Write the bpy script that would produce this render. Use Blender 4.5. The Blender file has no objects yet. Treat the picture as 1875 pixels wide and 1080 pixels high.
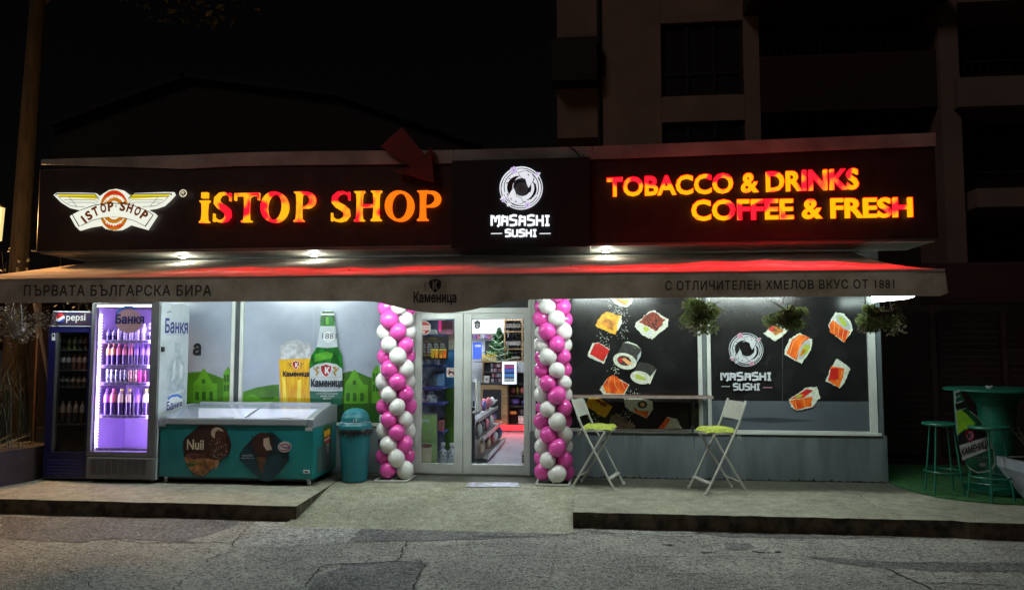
import bpy, math, random
from mathutils import Vector, Matrix
from mathutils.geometry import delaunay_2d_cdt
random.seed(7)
S = bpy.context.scene
COL = S.collection
PI = math.pi
R = math.radians
# ---------------------------------------------------------------- camera
CAMF, YAW, PITCH, CD, CH = 1340.0, R(6), R(4), 9.7, 1.69
cam = bpy.data.cameras.new('camera'); camo = bpy.data.objects.new('camera', cam); COL.objects.link(camo)
cam.sensor_width = 36; cam.lens = CAMF / 1875 * 36; cam.clip_end = 500; cam.clip_start = .05
camo.location = (0, -CD, CH); camo.rotation_euler = (R(90) + PITCH, 0, YAW)
S.camera = camo
# ---------------------------------------------------------------- world, sun, exposure
W = bpy.data.worlds.new('World'); S.world = W; W.use_nodes = True
nt = W.node_tree; bg = nt.nodes['Background']
sk = nt.nodes.new('ShaderNodeTexSky'); sk.sky_type = 'NISHITA'; sk.sun_disc = False
sk.sun_elevation = R(38); sk.sun_rotation = R(215)
mx = nt.nodes.new('ShaderNodeMix'); mx.data_type = 'RGBA'; mx.blend_type = 'MULTIPLY'; mx.inputs[0].default_value = 1
mx.inputs[7].default_value = (1.0, .62, .42, 1)
nt.links.new(sk.outputs[0], mx.inputs[6]); nt.links.new(mx.outputs[2], bg.inputs[0]); bg.inputs[1].default_value = .00075
sl = bpy.data.lights.new('sun', 'SUN'); sl.energy = .21; sl.angle = R(15); sl.color = (1, .84, .74)
so = bpy.data.objects.new('sun', sl); COL.objects.link(so); so.rotation_euler = (R(52), 0, R(-35))
S.view_settings.view_transform = 'Standard'; S.view_settings.look = 'None'
S.view_settings.exposure = 0; S.view_settings.gamma = 1
S.render.engine = 'CYCLES'
S.cycles.use_denoising = True
S.cycles.max_bounces = 7; S.cycles.diffuse_bounces = 3; S.cycles.glossy_bounces = 3
S.cycles.transparent_max_bounces = 12; S.cycles.sample_clamp_indirect = 4; S.cycles.caustics_reflective = False
S.cycles.caustics_refractive = False

# ---------------------------------------------------------------- measuring from the camera
_cy, _sy, _cp, _sp = math.cos(YAW), math.sin(YAW), math.cos(PITCH), math.sin(PITCH)
_F = Vector((-_sy*_cp, _cy*_cp, _sp)); _R = Vector((_cy, _sy, 0)); _U = _R.cross(_F); _C = Vector((0, -CD, CH))
def _ray(px, py): return _F + _R*((px-937.5)/CAMF) + _U*((540-py)/CAMF)
def at(px, py, Y):
    r = _ray(px, py); p = _C + r*((Y+CD)/r.y); return (p.x, p.z)
def ata(px, py, X):
    r = _ray(px, py); p = _C + r*(X/r.x); return (p.y, p.z)
def atz(px, py, Z=0):
    r = _ray(px, py); p = _C + r*((Z-CH)/r.z); return (p.x, p.y)
def WP(pts, Y): return [at(a, b, Y) for a, b in pts]

# ---------------------------------------------------------------- materials
_mats = {}
def mat(name, col, rough=.5, metal=0, noise=.12, scale=6, bump=0, bscale=60, col2=None, emit=None, estr=0, spec=.5, coat=0, stretch=None, ramp=(.35, .65)):
    if name in _mats: return _mats[name]
    m = bpy.data.materials.new(name); m.use_nodes = True; n = m.node_tree.nodes; l = m.node_tree.links
    b = n['Principled BSDF']; _mats[name] = m
    c1 = tuple(col) + (1,)
    c2 = tuple(col2) + (1,) if col2 else tuple(max(0, c*(1-noise*1.6)) for c in col) + (1,)
    tc = n.new('ShaderNodeTexCoord'); no = n.new('ShaderNodeTexNoise'); no.inputs['Scale'].default_value = scale
    no.inputs['Detail'].default_value = 5
    if stretch:
        mp = n.new('ShaderNodeMapping'); mp.inputs['Scale'].default_value = stretch
        l.new(tc.outputs['Object'], mp.inputs[0]); l.new(mp.outputs[0], no.inputs['Vector'])
    else: l.new(tc.outputs['Object'], no.inputs['Vector'])
    rp = n.new('ShaderNodeValToRGB'); rp.color_ramp.elements[0].position = ramp[0]; rp.color_ramp.elements[1].position = ramp[1]
    rp.color_ramp.elements[0].color = c2; rp.color_ramp.elements[1].color = c1
    l.new(no.outputs[0], rp.inputs[0]); l.new(rp.outputs[0], b.inputs['Base Color'])
    b.inputs['Roughness'].default_value = rough; b.inputs['Metallic'].default_value = metal
    b.inputs['Specular IOR Level'].default_value = spec; b.inputs['Coat Weight'].default_value = coat
    if bump:
        n2 = n.new('ShaderNodeTexNoise'); n2.inputs['Scale'].default_value = bscale; n2.inputs['Detail'].default_value = 6
        l.new(tc.outputs['Object'], n2.inputs['Vector']); bp = n.new('ShaderNodeBump'); bp.inputs['Strength'].default_value = bump
        bp.inputs['Distance'].default_value = .01
        l.new(n2.outputs[0], bp.inputs['Height']); l.new(bp.outputs[0], b.inputs['Normal'])
    if emit:
        b.inputs['Emission Color'].default_value = tuple(emit) + (1,); b.inputs['Emission Strength'].default_value = estr
    return m
def glow2(name, ca, cb, sa, sb, scale=4, seed=0, lo=.42, hi=.58):
    """lit acrylic letters whose lamps are patchy: two emission colours"""
    m = bpy.data.materials.new(name); m.use_nodes = True; n = m.node_tree.nodes; l = m.node_tree.links; b = n['Principled BSDF']
    tc = n.new('ShaderNodeTexCoord'); mp = n.new('ShaderNodeMapping'); mp.inputs['Location'].default_value = (seed*3.1, seed, seed*1.7)
    no = n.new('ShaderNodeTexNoise'); no.inputs['Scale'].default_value = scale; no.inputs['Detail'].default_value = 1
    l.new(tc.outputs['Object'], mp.inputs[0]); l.new(mp.outputs[0], no.inputs['Vector'])
    rp = n.new('ShaderNodeValToRGB'); e = rp.color_ramp.elements
    e[0].position = lo; e[1].position = hi
    e[0].color = tuple(c*sa for c in ca)+(1,); e[1].color = tuple(c*sb for c in cb)+(1,)
    l.new(no.outputs[0], rp.inputs[0]); l.new(rp.outputs[0], b.inputs['Emission Color']); b.inputs['Emission Strength'].default_value = 1
    b.inputs['Base Color'].default_value = (.3, .02, .02, 1); _mats[name] = m
    return m
def emis(name, col, s): return mat(name, [c*.5 for c in col], .5, emit=col, estr=s, noise=0)
def glassy(name, tint=(.95, .97, .97), refl=.08, rough=.02):
    m = bpy.data.materials.new(name); m.use_nodes = True; n = m.node_tree.nodes; l = m.node_tree.links; n.clear()
    o = n.new('ShaderNodeOutputMaterial'); t = n.new('ShaderNodeBsdfTransparent'); g = n.new('ShaderNodeBsdfGlossy'); x = n.new('ShaderNodeMixShader')
    lw = n.new('ShaderNodeLayerWeight'); pw = n.new('ShaderNodeMath'); pw.operation = 'POWER'; pw.inputs[1].default_value = 5
    f = n.new('ShaderNodeMath'); f.operation = 'MULTIPLY_ADD'; f.inputs[1].default_value = .7; f.inputs[2].default_value = .035
    lw.inputs[0].default_value = .5; l.new(lw.outputs['Facing'], pw.inputs[0]); l.new(pw.outputs[0], f.inputs[0])
    t.inputs[0].default_value = tuple(tint)+(1,); g.inputs['Roughness'].default_value = rough
    l.new(f.outputs[0], x.inputs[0]); l.new(t.outputs[0], x.inputs[1]); l.new(g.outputs[0], x.inputs[2]); l.new(x.outputs[0], o.inputs[0])
    _mats[name] = m; return m
def cloth(name, col, col2, trans=.35, scale=1.5):
    m = bpy.data.materials.new(name); m.use_nodes = True; n = m.node_tree.nodes; l = m.node_tree.links; n.clear()
    o = n.new('ShaderNodeOutputMaterial'); d = n.new('ShaderNodeBsdfDiffuse'); t = n.new('ShaderNodeBsdfTranslucent'); x = n.new('ShaderNodeMixShader')
    tc = n.new('ShaderNodeTexCoord'); no = n.new('ShaderNodeTexNoise'); no.inputs['Scale'].default_value = scale; no.inputs['Detail'].default_value = 9
    no.inputs['Roughness'].default_value = .68
    rp = n.new('ShaderNodeValToRGB'); rp.color_ramp.elements[0].position = .35; rp.color_ramp.elements[1].position = .62
    rp.color_ramp.elements[0].color = tuple(col2)+(1,); rp.color_ramp.elements[1].color = tuple(col)+(1,)
    l.new(tc.outputs['Object'], no.inputs['Vector']); l.new(no.outputs[0], rp.inputs[0])
    l.new(rp.outputs[0], d.inputs[0]); l.new(rp.outputs[0], t.inputs[0]); x.inputs[0].default_value = trans
    l.new(d.outputs[0], x.inputs[1]); l.new(t.outputs[0], x.inputs[2]); l.new(x.outputs[0], o.inputs[0]); _mats[name] = m
    return m
def ground_mat(name, ca, cb, speck, spec_amt, sscale=130, big=.7, rough=.85, bump=.6, shade_bands=None):
    m = bpy.data.materials.new(name); m.use_nodes = True; n = m.node_tree.nodes; l = m.node_tree.links; b = n['Principled BSDF']
    tc = n.new('ShaderNodeTexCoord')
    def noise(sc, det=6, r=.6):
        q = n.new('ShaderNodeTexNoise'); q.inputs['Scale'].default_value = sc; q.inputs['Detail'].default_value = det
        q.inputs['Roughness'].default_value = r; l.new(tc.outputs['Object'], q.inputs['Vector']); return q
    def mix(fac, a, bb, mode='MIX'):
        q = n.new('ShaderNodeMix'); q.data_type = 'RGBA'; q.blend_type = mode
        if hasattr(fac, 'links'): l.new(fac, q.inputs[0])
        else: q.inputs[0].default_value = fac
        for i, v in ((6, a), (7, bb)):
            if hasattr(v, 'links'): l.new(v, q.inputs[i])
            else: q.inputs[i].default_value = tuple(v)+(1,)
        return q.outputs[2]
    def ramp(src, a, bb):
        q = n.new('ShaderNodeValToRGB'); q.color_ramp.elements[0].position = a; q.color_ramp.elements[1].position = bb
        l.new(src, q.inputs[0]); return q.outputs[0]
    base = mix(ramp(noise(big, 8, .65).outputs[0], .38, .62), ca, cb)
    mid = ramp(noise(big*7, 6, .7).outputs[0], .3, .75)
    base = mix(.7, base, mix(1, base, mid, 'MULTIPLY'))
    f1 = ramp(noise(sscale, 2, .8).outputs[0], .48, .72)
    base = mix(f1, base, speck)
    f2 = ramp(noise(sscale*.4, 3, .85).outputs[0], .36, .52)
    base = mix(spec_amt, base, mix(1, base, f2, 'MULTIPLY'))
    if shade_bands:
        for (yy, w, dark, amp) in shade_bands:       # shadow band along the wall painted into the colour, ragged edge
            sx = n.new('ShaderNodeSeparateXYZ'); l.new(tc.outputs['Object'], sx.inputs[0])
            nn = noise(1.3, 7, .6)
            ad = n.new('ShaderNodeMath'); ad.operation = 'MULTIPLY_ADD'; l.new(nn.outputs[0], ad.inputs[0]); ad.inputs[1].default_value = amp
            l.new(sx.outputs[1], ad.inputs[2])
            mr = n.new('ShaderNodeMapRange'); l.new(ad.outputs[0], mr.inputs[0])
            mr.inputs[1].default_value = yy; mr.inputs[2].default_value = yy+w
            base = mix(mr.outputs[0], base, mix(1, base, dark, 'MULTIPLY'))
    l.new(base, b.inputs['Base Color']); b.inputs['Roughness'].default_value = rough
    bp = n.new('ShaderNodeBump'); bp.inputs['Strength'].default_value = bump; bp.inputs['Distance'].default_value = .012
    l.new(noise(sscale*.6, 4, .75).outputs[0], bp.inputs['Height']); l.new(bp.outputs[0], b.inputs['Normal'])
    _mats[name] = m; return m

# ---------------------------------------------------------------- mesh builder
_loc = {}
class MB:
    def __init__(s): s.v = []; s.f = []; s.m = []; s.sm = []; s.mats = []
    def mi(s, m):
        if m not in s.mats: s.mats.append(m)
        return s.mats.index(m)
    def add(s, vs, fs, m, smooth=False):
        b = len(s.v); s.v += [tuple(v) for v in vs]; k = s.mi(m)
        for f in fs: s.f.append([b+i for i in f]); s.m.append(k); s.sm.append(smooth)
        return s
    def box(s, x0, y0, z0, x1, y1, z1, m):
        x0, x1 = sorted((x0, x1)); y0, y1 = sorted((y0, y1)); z0, z1 = sorted((z0, z1))
        v = [(x0,y0,z0),(x1,y0,z0),(x1,y1,z0),(x0,y1,z0),(x0,y0,z1),(x1,y0,z1),(x1,y1,z1),(x0,y1,z1)]
        return s.add(v, [(0,3,2,1),(4,5,6,7),(0,1,5,4),(1,2,6,5),(2,3,7,6),(3,0,4,7)], m)
    def obox(s, M, sx, sy, sz, m):
        v = [M @ Vector((a*sx/2, b*sy/2, c*sz/2)) for c in (-1, 1) for a, b in ((-1,-1),(1,-1),(1,1),(-1,1))]
        return s.add(v, [(0,3,2,1),(4,5,6,7),(0,1,5,4),(1,2,6,5),(2,3,7,6),(3,0,4,7)], m)
    def bar(s, a, b, w, h, m):
        a, b = Vector(a), Vector(b); d = b-a
        q = d.to_track_quat('X', 'Z').to_matrix().to_4x4(); q.translation = (a+b)/2
        return s.obox(q, d.length, w, h, m)
    def prism(s, pts, y0, y1, m, ms=None):
        """outline in XZ extruded from the front y0 to the back y1"""
        n = len(pts)
        ar = sum(pts[i][0]*pts[(i+1)%n][1]-pts[(i+1)%n][0]*pts[i][1] for i in range(n))
        if ar < 0: pts = pts[::-1]
        s.add([(x, y0, z) for x, z in pts], [tuple(range(n))], m)
        if y1 is not None:
            s.add([(x, y1, z) for x, z in pts], [tuple(range(n))[::-1]], ms or m)
            s.add([(x, y0, z) for x, z in pts]+[(x, y1, z) for x, z in pts], [(i, n+i, n+(i+1)%n, (i+1)%n) for i in range(n)], ms or m)
        return s
    def prismz(s, pts, z0, z1, m, ms=None):
        n = len(pts)
        ar = sum(pts[i][0]*pts[(i+1)%n][1]-pts[(i+1)%n][0]*pts[i][1] for i in range(n))
        if ar < 0: pts = pts[::-1]
        s.add([(x, y, z1) for x, y in pts], [tuple(range(n))], m)
        if z0 is not None:
            s.add([(x, y, z0) for x, y in pts], [tuple(range(n))[::-1]], ms or m)
            s.add([(x, y, z0) for x, y in pts]+[(x, y, z1) for x, y in pts], [(i, (i+1)%n, n+(i+1)%n, n+i) for i in range(n)], ms or m)
        return s
    def prismx(s, pts, x0, x1, m):
        n = len(pts)
        s.add([(x0, y, z) for y, z in pts]+[(x1, y, z) for y, z in pts],
              [tuple(range(n)), tuple(range(n, 2*n))[::-1]]+[(i, n+i, n+(i+1)%n, (i+1)%n) for i in range(n)], m)
        return s
    def ribbon(s, pts, w, y0, y1, m, closed=False):
        """stroke in XZ of width w (number or list), extruded"""
        n = len(pts); L = []; Rr = []
        for i in range(n):
            a = pts[i-1] if (i > 0 or closed) else pts[i]; b = pts[(i+1) % n] if (i < n-1 or closed) else pts[i]
            d1 = Vector((pts[i][0]-a[0], pts[i][1]-a[1])); d2 = Vector((b[0]-pts[i][0], b[1]-pts[i][1]))
            if d1.length < 1e-9: d1 = d2.copy()
            if d2.length < 1e-9: d2 = d1.copy()
            d1.normalize(); d2.normalize(); t = d1+d2
            if t.length < 1e-6: t = d1.copy()
            t.normalize(); k = 1/max(.5, t.dot(d1)); ww = (w[i] if isinstance(w, (list, tuple)) else w)/2*k
            nx, nz = -t.y, t.x
            L.append((pts[i][0]+nx*ww, pts[i][1]+nz*ww)); Rr.append((pts[i][0]-nx*ww, pts[i][1]-nz*ww))
        V = [(x, y0, z) for x, z in L]+[(x, y0, z) for x, z in Rr]; F = []
        rng = range(n if closed else n-1)
        for i in rng:
            j = (i+1) % n; F.append((i, n+i, n+j, j))
        if y1 is not None:
            V += [(x, y1, z) for x, z in L]+[(x, y1, z) for x, z in Rr]
            for i in rng:
                j = (i+1) % n
                F += [(2*n+i, 2*n+j, 3*n+j, 3*n+i), (i, j, 2*n+j, 2*n+i), (n+i, 3*n+i, 3*n+j, n+j)]
            if not closed: F += [(0, 2*n, 3*n, n), (n-1, 2*n-1, 4*n-1, 3*n-1)]
        return s.add(V, F, m)
    def tube(s, pts, r, m, n=8, closed=False, cap=True):
        P = [Vector(p) for p in pts]; N = len(P); V = []; up = None
        for i in range(N):
            a = P[i-1] if (i > 0 or closed) else P[i]; b = P[(i+1) % N] if (i < N-1 or closed) else P[i]
            t = (b-a).normalized()
            if up is None: up = t.orthogonal().normalized()
            up = (up - t*up.dot(t))
            up = up.normalized() if up.length > 1e-5 else t.orthogonal().normalized()
            q = t.cross(up); rr = r[i] if isinstance(r, (list, tuple)) else r
            V += [P[i]+(up*math.cos(k*2*PI/n)+q*math.sin(k*2*PI/n))*rr for k in range(n)]
        F = []
        for i in range(N if closed else N-1):
            j = (i+1) % N
            F += [(i*n+k, i*n+(k+1) % n, j*n+(k+1) % n, j*n+k) for k in range(n)]
        if not closed and cap: F += [tuple(range(n))[::-1], tuple((N-1)*n+k for k in range(n))]
        return s.add(V, F, m, True)
    def lathe(s, prof, c, m, n=16):
        """prof: list of (r, z[, material]) around the vertical axis at c"""
        for i in range(len(prof)-1):
            a, b = prof[i], prof[i+1]; mm = b[2] if len(b) > 2 else m
            V = [(c[0]+q[0]*math.cos(k*2*PI/n), c[1]+q[0]*math.sin(k*2*PI/n), c[2]+q[1]) for q in (a, b) for k in range(n)]
            s.add(V, [(k, (k+1) % n, n+(k+1) % n, n+k) for k in range(n)], mm, True)
        return s
    def sphere(s, c, r, m, nu=16, nv=10, sc=(1, 1, 1)):
        V = [(c[0], c[1], c[2]-r*sc[2])]; F = []
        for j in range(1, nv):
            a = -PI/2+PI*j/nv
            V += [(c[0]+r*sc[0]*math.cos(a)*math.cos(2*PI*k/nu), c[1]+r*sc[1]*math.cos(a)*math.sin(2*PI*k/nu), c[2]+r*sc[2]*math.sin(a)) for k in range(nu)]
        V.append((c[0], c[1], c[2]+r*sc[2]))
        for k in range(nu): F.append((0, 1+(k+1) % nu, 1+k))
        for j in range(nv-2):
            for k in range(nu): F.append((1+j*nu+k, 1+j*nu+(k+1) % nu, 1+(j+1)*nu+(k+1) % nu, 1+(j+1)*nu+k))
        o = 1+(nv-2)*nu
        for k in range(nu): F.append((o+k, o+(k+1) % nu, len(V)-1))
        return s.add(V, F, m, True)
    def ell(s, cx, cz, rx, rz, y0, y1, m, n=24, rot=0):
        c, q = math.cos(rot), math.sin(rot)
        return s.prism([(cx+rx*math.cos(t)*c-rz*math.sin(t)*q, cz+rx*math.cos(t)*q+rz*math.sin(t)*c) for t in [2*PI*k/n for k in range(n)]], y0, y1, m)
    def text(s, txt, fn, m, bold=0, shear=0, depth=None, keep=False, spacing=1):
        """fn(u, v, d) -> 3D with u, v in 0..1 over the text's box and d in 0..1 front to back; depth: True to extrude"""
        V, T, B, (w, h) = glyphs(txt, bold, shear, spacing)
        P = [fn(x, y, 0) for x, y in V]; s.add(P, T, m)
        if depth:
            n = len(V); s.add(P+[fn(x, y, 1) for x, y in V], [(a, b, n+b, n+a) for a, b in B], m)
        return s
    def build(s, name, parent=None, loc=None, bevel=0, label=None, cat=None, group=None, kind=None, sharp=38, seg=2):
        if loc is None:
            if parent is not None: loc = _loc[parent.name]
            else:
                xs = [v[0] for v in s.v]; ys = [v[1] for v in s.v]; zs = [v[2] for v in s.v]
                loc = ((min(xs)+max(xs))/2, (min(ys)+max(ys))/2, min(zs))
        me = bpy.data.meshes.new(name)
        me.from_pydata([(a-loc[0], b-loc[1], c-loc[2]) for a, b, c in s.v], [], s.f)
        for q in s.mats: me.materials.append(q)
        me.polygons.foreach_set('material_index', s.m); me.polygons.foreach_set('use_smooth', s.sm)
        me.update()
        if any(s.sm): me.set_sharp_from_angle(angle=R(sharp))
        o = bpy.data.objects.new(name, me); COL.objects.link(o)
        if parent is not None: o.parent = parent
        else: o.location = loc
        _loc[o.name] = loc
        if bevel:
            b = o.modifiers.new('bevel', 'BEVEL'); b.width = bevel; b.segments = seg; b.limit_method = 'ANGLE'; b.angle_limit = R(40)
        if label: o['label'] = label
        if cat: o['category'] = cat
        if group: o['group'] = group
        if kind: o['kind'] = kind
        return o
_gl = {}
def glyphs(txt, bold=0, shear=0, spacing=1):
    key = (txt, bold, shear, spacing)
    if key in _gl: return _gl[key]
    cu = bpy.data.curves.new('text', 'FONT'); cu.body = txt; cu.size = 1; cu.shear = shear; cu.resolution_u = 3
    cu.space_character = spacing; cu.dimensions = '2D'; cu.fill_mode = 'NONE'
    ob = bpy.data.objects.new('text', cu); COL.objects.link(ob)
    dg = bpy.context.evaluated_depsgraph_get(); ev = ob.evaluated_get(dg); me = ev.to_mesh()
    P0 = [(v.co.x, v.co.y) for v in me.vertices]; adj = {}
    for e in me.edges: adj.setdefault(e.vertices[0], []).append(e.vertices[1]); adj.setdefault(e.vertices[1], []).append(e.vertices[0])
    ev.to_mesh_clear(); bpy.data.objects.remove(ob); bpy.data.curves.remove(cu)
    loops = []; seen = set()
    for st in sorted(adj):
        if st in seen: continue
        lp = [st]; seen.add(st); cur = st; nx_ = min(adj[st])
        nx_ = st+1 if st+1 in adj[st] else nx_
        while nx_ not in seen:
            lp.append(nx_); seen.add(nx_); c_ = [q for q in adj[nx_] if q not in seen]; cur = nx_
            if not c_: break
            nx_ = c_[0]
        if len(lp) > 2: loops.append([P0[q] for q in lp])
    if bold and loops:
        def area(lp): return sum(lp[k][0]*lp[(k+1) % len(lp)][1]-lp[(k+1) % len(lp)][0]*lp[k][1] for k in range(len(lp)))/2
        def inside(p_, lp):
            c_ = False
            for k in range(len(lp)):
                (ax, ay), (bx2, by2) = lp[k-1], lp[k]
                if (ay > p_[1]) != (by2 > p_[1]) and p_[0] < (bx2-ax)*(p_[1]-ay)/(by2-ay)+ax: c_ = not c_
            return c_
        dd = bold*1.25; nl = []; ars = [area(lp) for lp in loops]; sgs = []
        for a_, lp in zip(ars, loops):
            hole = any(o2 is not lp and a_*a2 < 0 and abs(a2) > abs(a_) and inside(lp[0], o2) for a2, o2 in zip(ars, loops))
            sgs.append((1 if a_ > 0 else -1)*(-1 if hole else 1))
        for sg, lp in zip(sgs, loops):
            lp = [q for k, q in enumerate(lp) if math.dist(q, lp[k-1]) > 1e-5]; o_ = []
            for k in range(len(lp)):
                a, p_, b = lp[k-1], lp[k], lp[(k+1) % len(lp)]
                d1 = Vector((p_[0]-a[0], p_[1]-a[1])).normalized(); d2 = Vector((b[0]-p_[0], b[1]-p_[1])).normalized(); n_ = Vector((d1.y+d2.y, -d1.x-d2.x))
                n_ = n_.normalized() if n_.length > 1e-4 else Vector((d1.y, -d1.x)); m_ = dd/max(.5, n_.dot(Vector((d1.y, -d1.x))))
                o_.append((p_[0]+n_.x*m_*sg, p_[1]+n_.y*m_*sg))
            nl.append(o_)
        loops = nl
    vs = []; es = []
    for lp in loops:
        b0 = len(vs); vs += [Vector(q) for q in lp]; es += [(b0+k, b0+(k+1) % len(lp)) for k in range(len(lp))]
    ov, oe, of = delaunay_2d_cdt(vs, es, [], 0, 1e-6)[:3]
    bb = [(min(q[0] for q in lp), max(q[0] for q in lp), min(q[1] for q in lp), max(q[1] for q in lp)) for lp in loops]
    T = []
    for f in of:
        cx = sum(ov[q].x for q in f)/len(f); cy = sum(ov[q].y for q in f)/len(f); wn = 0
        for lp, (xa, xb, ya, yb_) in zip(loops, bb):
            if cx < xa or cx > xb or cy < ya or cy > yb_: continue
            for k in range(len(lp)):
                (ax, ay), (bx2, by2) = lp[k], lp[(k+1) % len(lp)]
                if ay <= cy < by2 and (bx2-ax)*(cy-ay)-(cx-ax)*(by2-ay) > 0: wn += 1
                elif by2 <= cy < ay and (bx2-ax)*(cy-ay)-(cx-ax)*(by2-ay) < 0: wn -= 1
        if wn: T.append(tuple(f))
    V = [(v.x, v.y) for v in ov]; ec = {}
    for t in T:
        for k in range(len(t)):
            a, b = t[k], t[(k+1) % len(t)]; ec.setdefault((min(a, b), max(a, b)), []).append((a, b))
    B = [e[0] for e in ec.values() if len(e) == 1]
    used = sorted({q for t in T for q in t}); ix = {q: k for k, q in enumerate(used)}
    V = [V[q] for q in used]; T = [tuple(ix[q] for q in t) for t in T]; B = [(ix[a], ix[b]) for a, b in B]
    xs = [v[0] for v in V]; ys = [v[1] for v in V]; x0, x1, y0, y1 = min(xs), max(xs), min(ys), max(ys)
    V = [((x-x0)/(x1-x0), (y-y0)/(y1-y0)) for x, y in V]
    _gl[key] = (V, T, B, (x1-x0, y1-y0)); return _gl[key]
def plane_fn(x0, z0, x1, z1, y0, y1=None, slope=0):
    return lambda u, v, d: (x0+u*(x1-x0), y0 if not d else y1, z0+v*(z1-z0)+slope*u)
def px_fn(pl, pr, pt, pb, Y, Y1=None, pt2=None, pb2=None):
    """box in the plane Y measured by the left, right, top and bottom it covers in the photograph"""
    a = at(pl, pb, Y); b = at(pr, pb2 or pb, Y); c = at(pl, pt, Y); d = at(pr, pt2 or pt, Y)
    return lambda u, v, q: (a[0]+(b[0]-a[0])*u, Y if not q else Y1, (a[1]+(b[1]-a[1])*u)*(1-v)+(c[1]+(d[1]-c[1])*u)*v)
def thing(name, label, cat, loc, group=None):
    o = bpy.data.objects.new(name, None); COL.objects.link(o); o.location = loc; o.empty_display_size = .1
    _loc[o.name] = tuple(loc); o['label'] = label; o['category'] = cat
    if group: o['group'] = group
    return o
def dup(o, loc, rz=0, label=None, parent=None, scale=None):
    c = o.copy(); COL.objects.link(c)
    if parent is not None: c.parent = parent
    if loc is not None: c.location = loc; c.rotation_euler = (0, 0, rz)
    if scale: c.scale = (scale,)*3
    if label: c['label'] = label
    for ch in list(o.children): dup(ch, None, parent=c)
    return c
def arc(cx, cz, rx, rz, a0, a1, n=16): return [(cx+rx*math.cos(R(a0+(a1-a0)*k/n)), cz+rz*math.sin(R(a0+(a1-a0)*k/n))) for k in range(n+1)]

# common materials
M_white = mat('white_pvc', (.62, .66, .62), .35, noise=.12, scale=3)
M_dark = mat('dark_plastic', (.02, .02, .023), .4)
M_black = mat('black_print', (.012, .012, .012), .45, noise=.3)
M_conc = ground_mat('pavement_concrete', (.46, .46, .35), (.28, .285, .215), (.52, .51, .41), .4, sscale=80, big=1.0, bump=.35, shade_bands=[(-.55, .22, (.26, .28, .27), .5)])  # the darker band by the wall is painted shade
M_ramp = ground_mat('ramp_concrete', (.48, .485, .36), (.29, .30, .21), (.54, .54, .42), .4, sscale=75, big=1.3, bump=.35, shade_bands=[(-.5, .10, (.26, .28, .27), .15)])  # shade close to the door is painted into the ramp colour
M_kerb = mat('kerb_face', (.11, .09, .06), .9, noise=.5, scale=9, bump=.5)
M_road = ground_mat('asphalt', (.20, .198, .18), (.46, .455, .40), (.72, .71, .65), .85, sscale=58, big=.8, rough=.8, bump=.9)
M_patch = ground_mat('asphalt_dark_patch', (.05, .05, .054), (.19, .19, .185), (.42, .42, .42), .8, sscale=60, big=1.6, rough=.75, bump=.9)
M_patchl = ground_mat('asphalt_light_patch', (.42, .42, .39), (.32, .32, .3), (.8, .8, .78), .8, sscale=60, big=1.4, rough=.85, bump=.8)
M_crack = mat('crack_dirt', (.012, .011, .01), .95, noise=.3)
M_yard = mat('yard_dirt', (.16, .11, .06), .95, noise=.5, scale=4, bump=.8)
M_steel = mat('brushed_steel', (.55, .55, .54), .34, metal=1, noise=.1)

# ================================================================ SETTING
# road, one sheet to the horizon
g = MB(); N = 40
g.add([(-300, -300, -.16), (300, -300, -.16), (300, 300, -.16), (-300, 300, -.16)], [(0, 1, 2, 3)], M_road)
g.build('road', kind='structure', label='worn cracked asphalt road in front of the shop', loc=(0, 0, -.16))
def ragged(x0, y0, x1, y1, n, a):
    return [(x0+(x1-x0)*i/n + random.uniform(-a, a), y0+(y1-y0)*i/n + random.uniform(-a, a)) for i in range(n+1)]
# raised slabs
front = ragged(-30, -2.08, -3.08, -2.08, 90, .018)
p = MB(); p.prismz(front+[(-3.16, -.88), (-3.16, .2), (-3.16, 9), (-30, 9)], -.2, 0, M_conc, M_kerb)
p.build('pavement', kind='structure', label='raised concrete pavement under the fridges', loc=(0, 0, 0))
front = ragged(-.17, -2.06, 3.5, -2.04, 50, .014)+ragged(3.62, -2.1, 30, -2.02, 40, .02)
p = MB(); p.prismz([(-.17, 9)]+[(-.17, -.8)]+front+[(30, 9)], -.2, 0, M_conc, M_kerb)
p.build('pavement', kind='structure', label='raised concrete pavement under the folding chairs', loc=(0, 0, 0))
rp = MB(); NX, NY = 24, 22; V = []
for j in range(NY+1):
    t = j/NY; y = .3-t*2.62
    for i in range(NX+1):
        x = -3.155+(2.98)*i/NX
        z = 0 if y > -.8 else -.155*((-.8-y)/1.5)**1.15
        V.append((x, y+(random.uniform(-.03, .03) if j == NY else 0), z-.004 if j < NY else -.157))
rp.add(V, [(j*(NX+1)+i, (j+1)*(NX+1)+i, (j+1)*(NX+1)+i+1, j*(NX+1)+i+1) for j in range(NY) for i in range(NX)], M_ramp, True)
rp.build('entrance_ramp', kind='structure', label='sloping concrete ramp from the road to the door', loc=(0, 0, 0))
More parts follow.
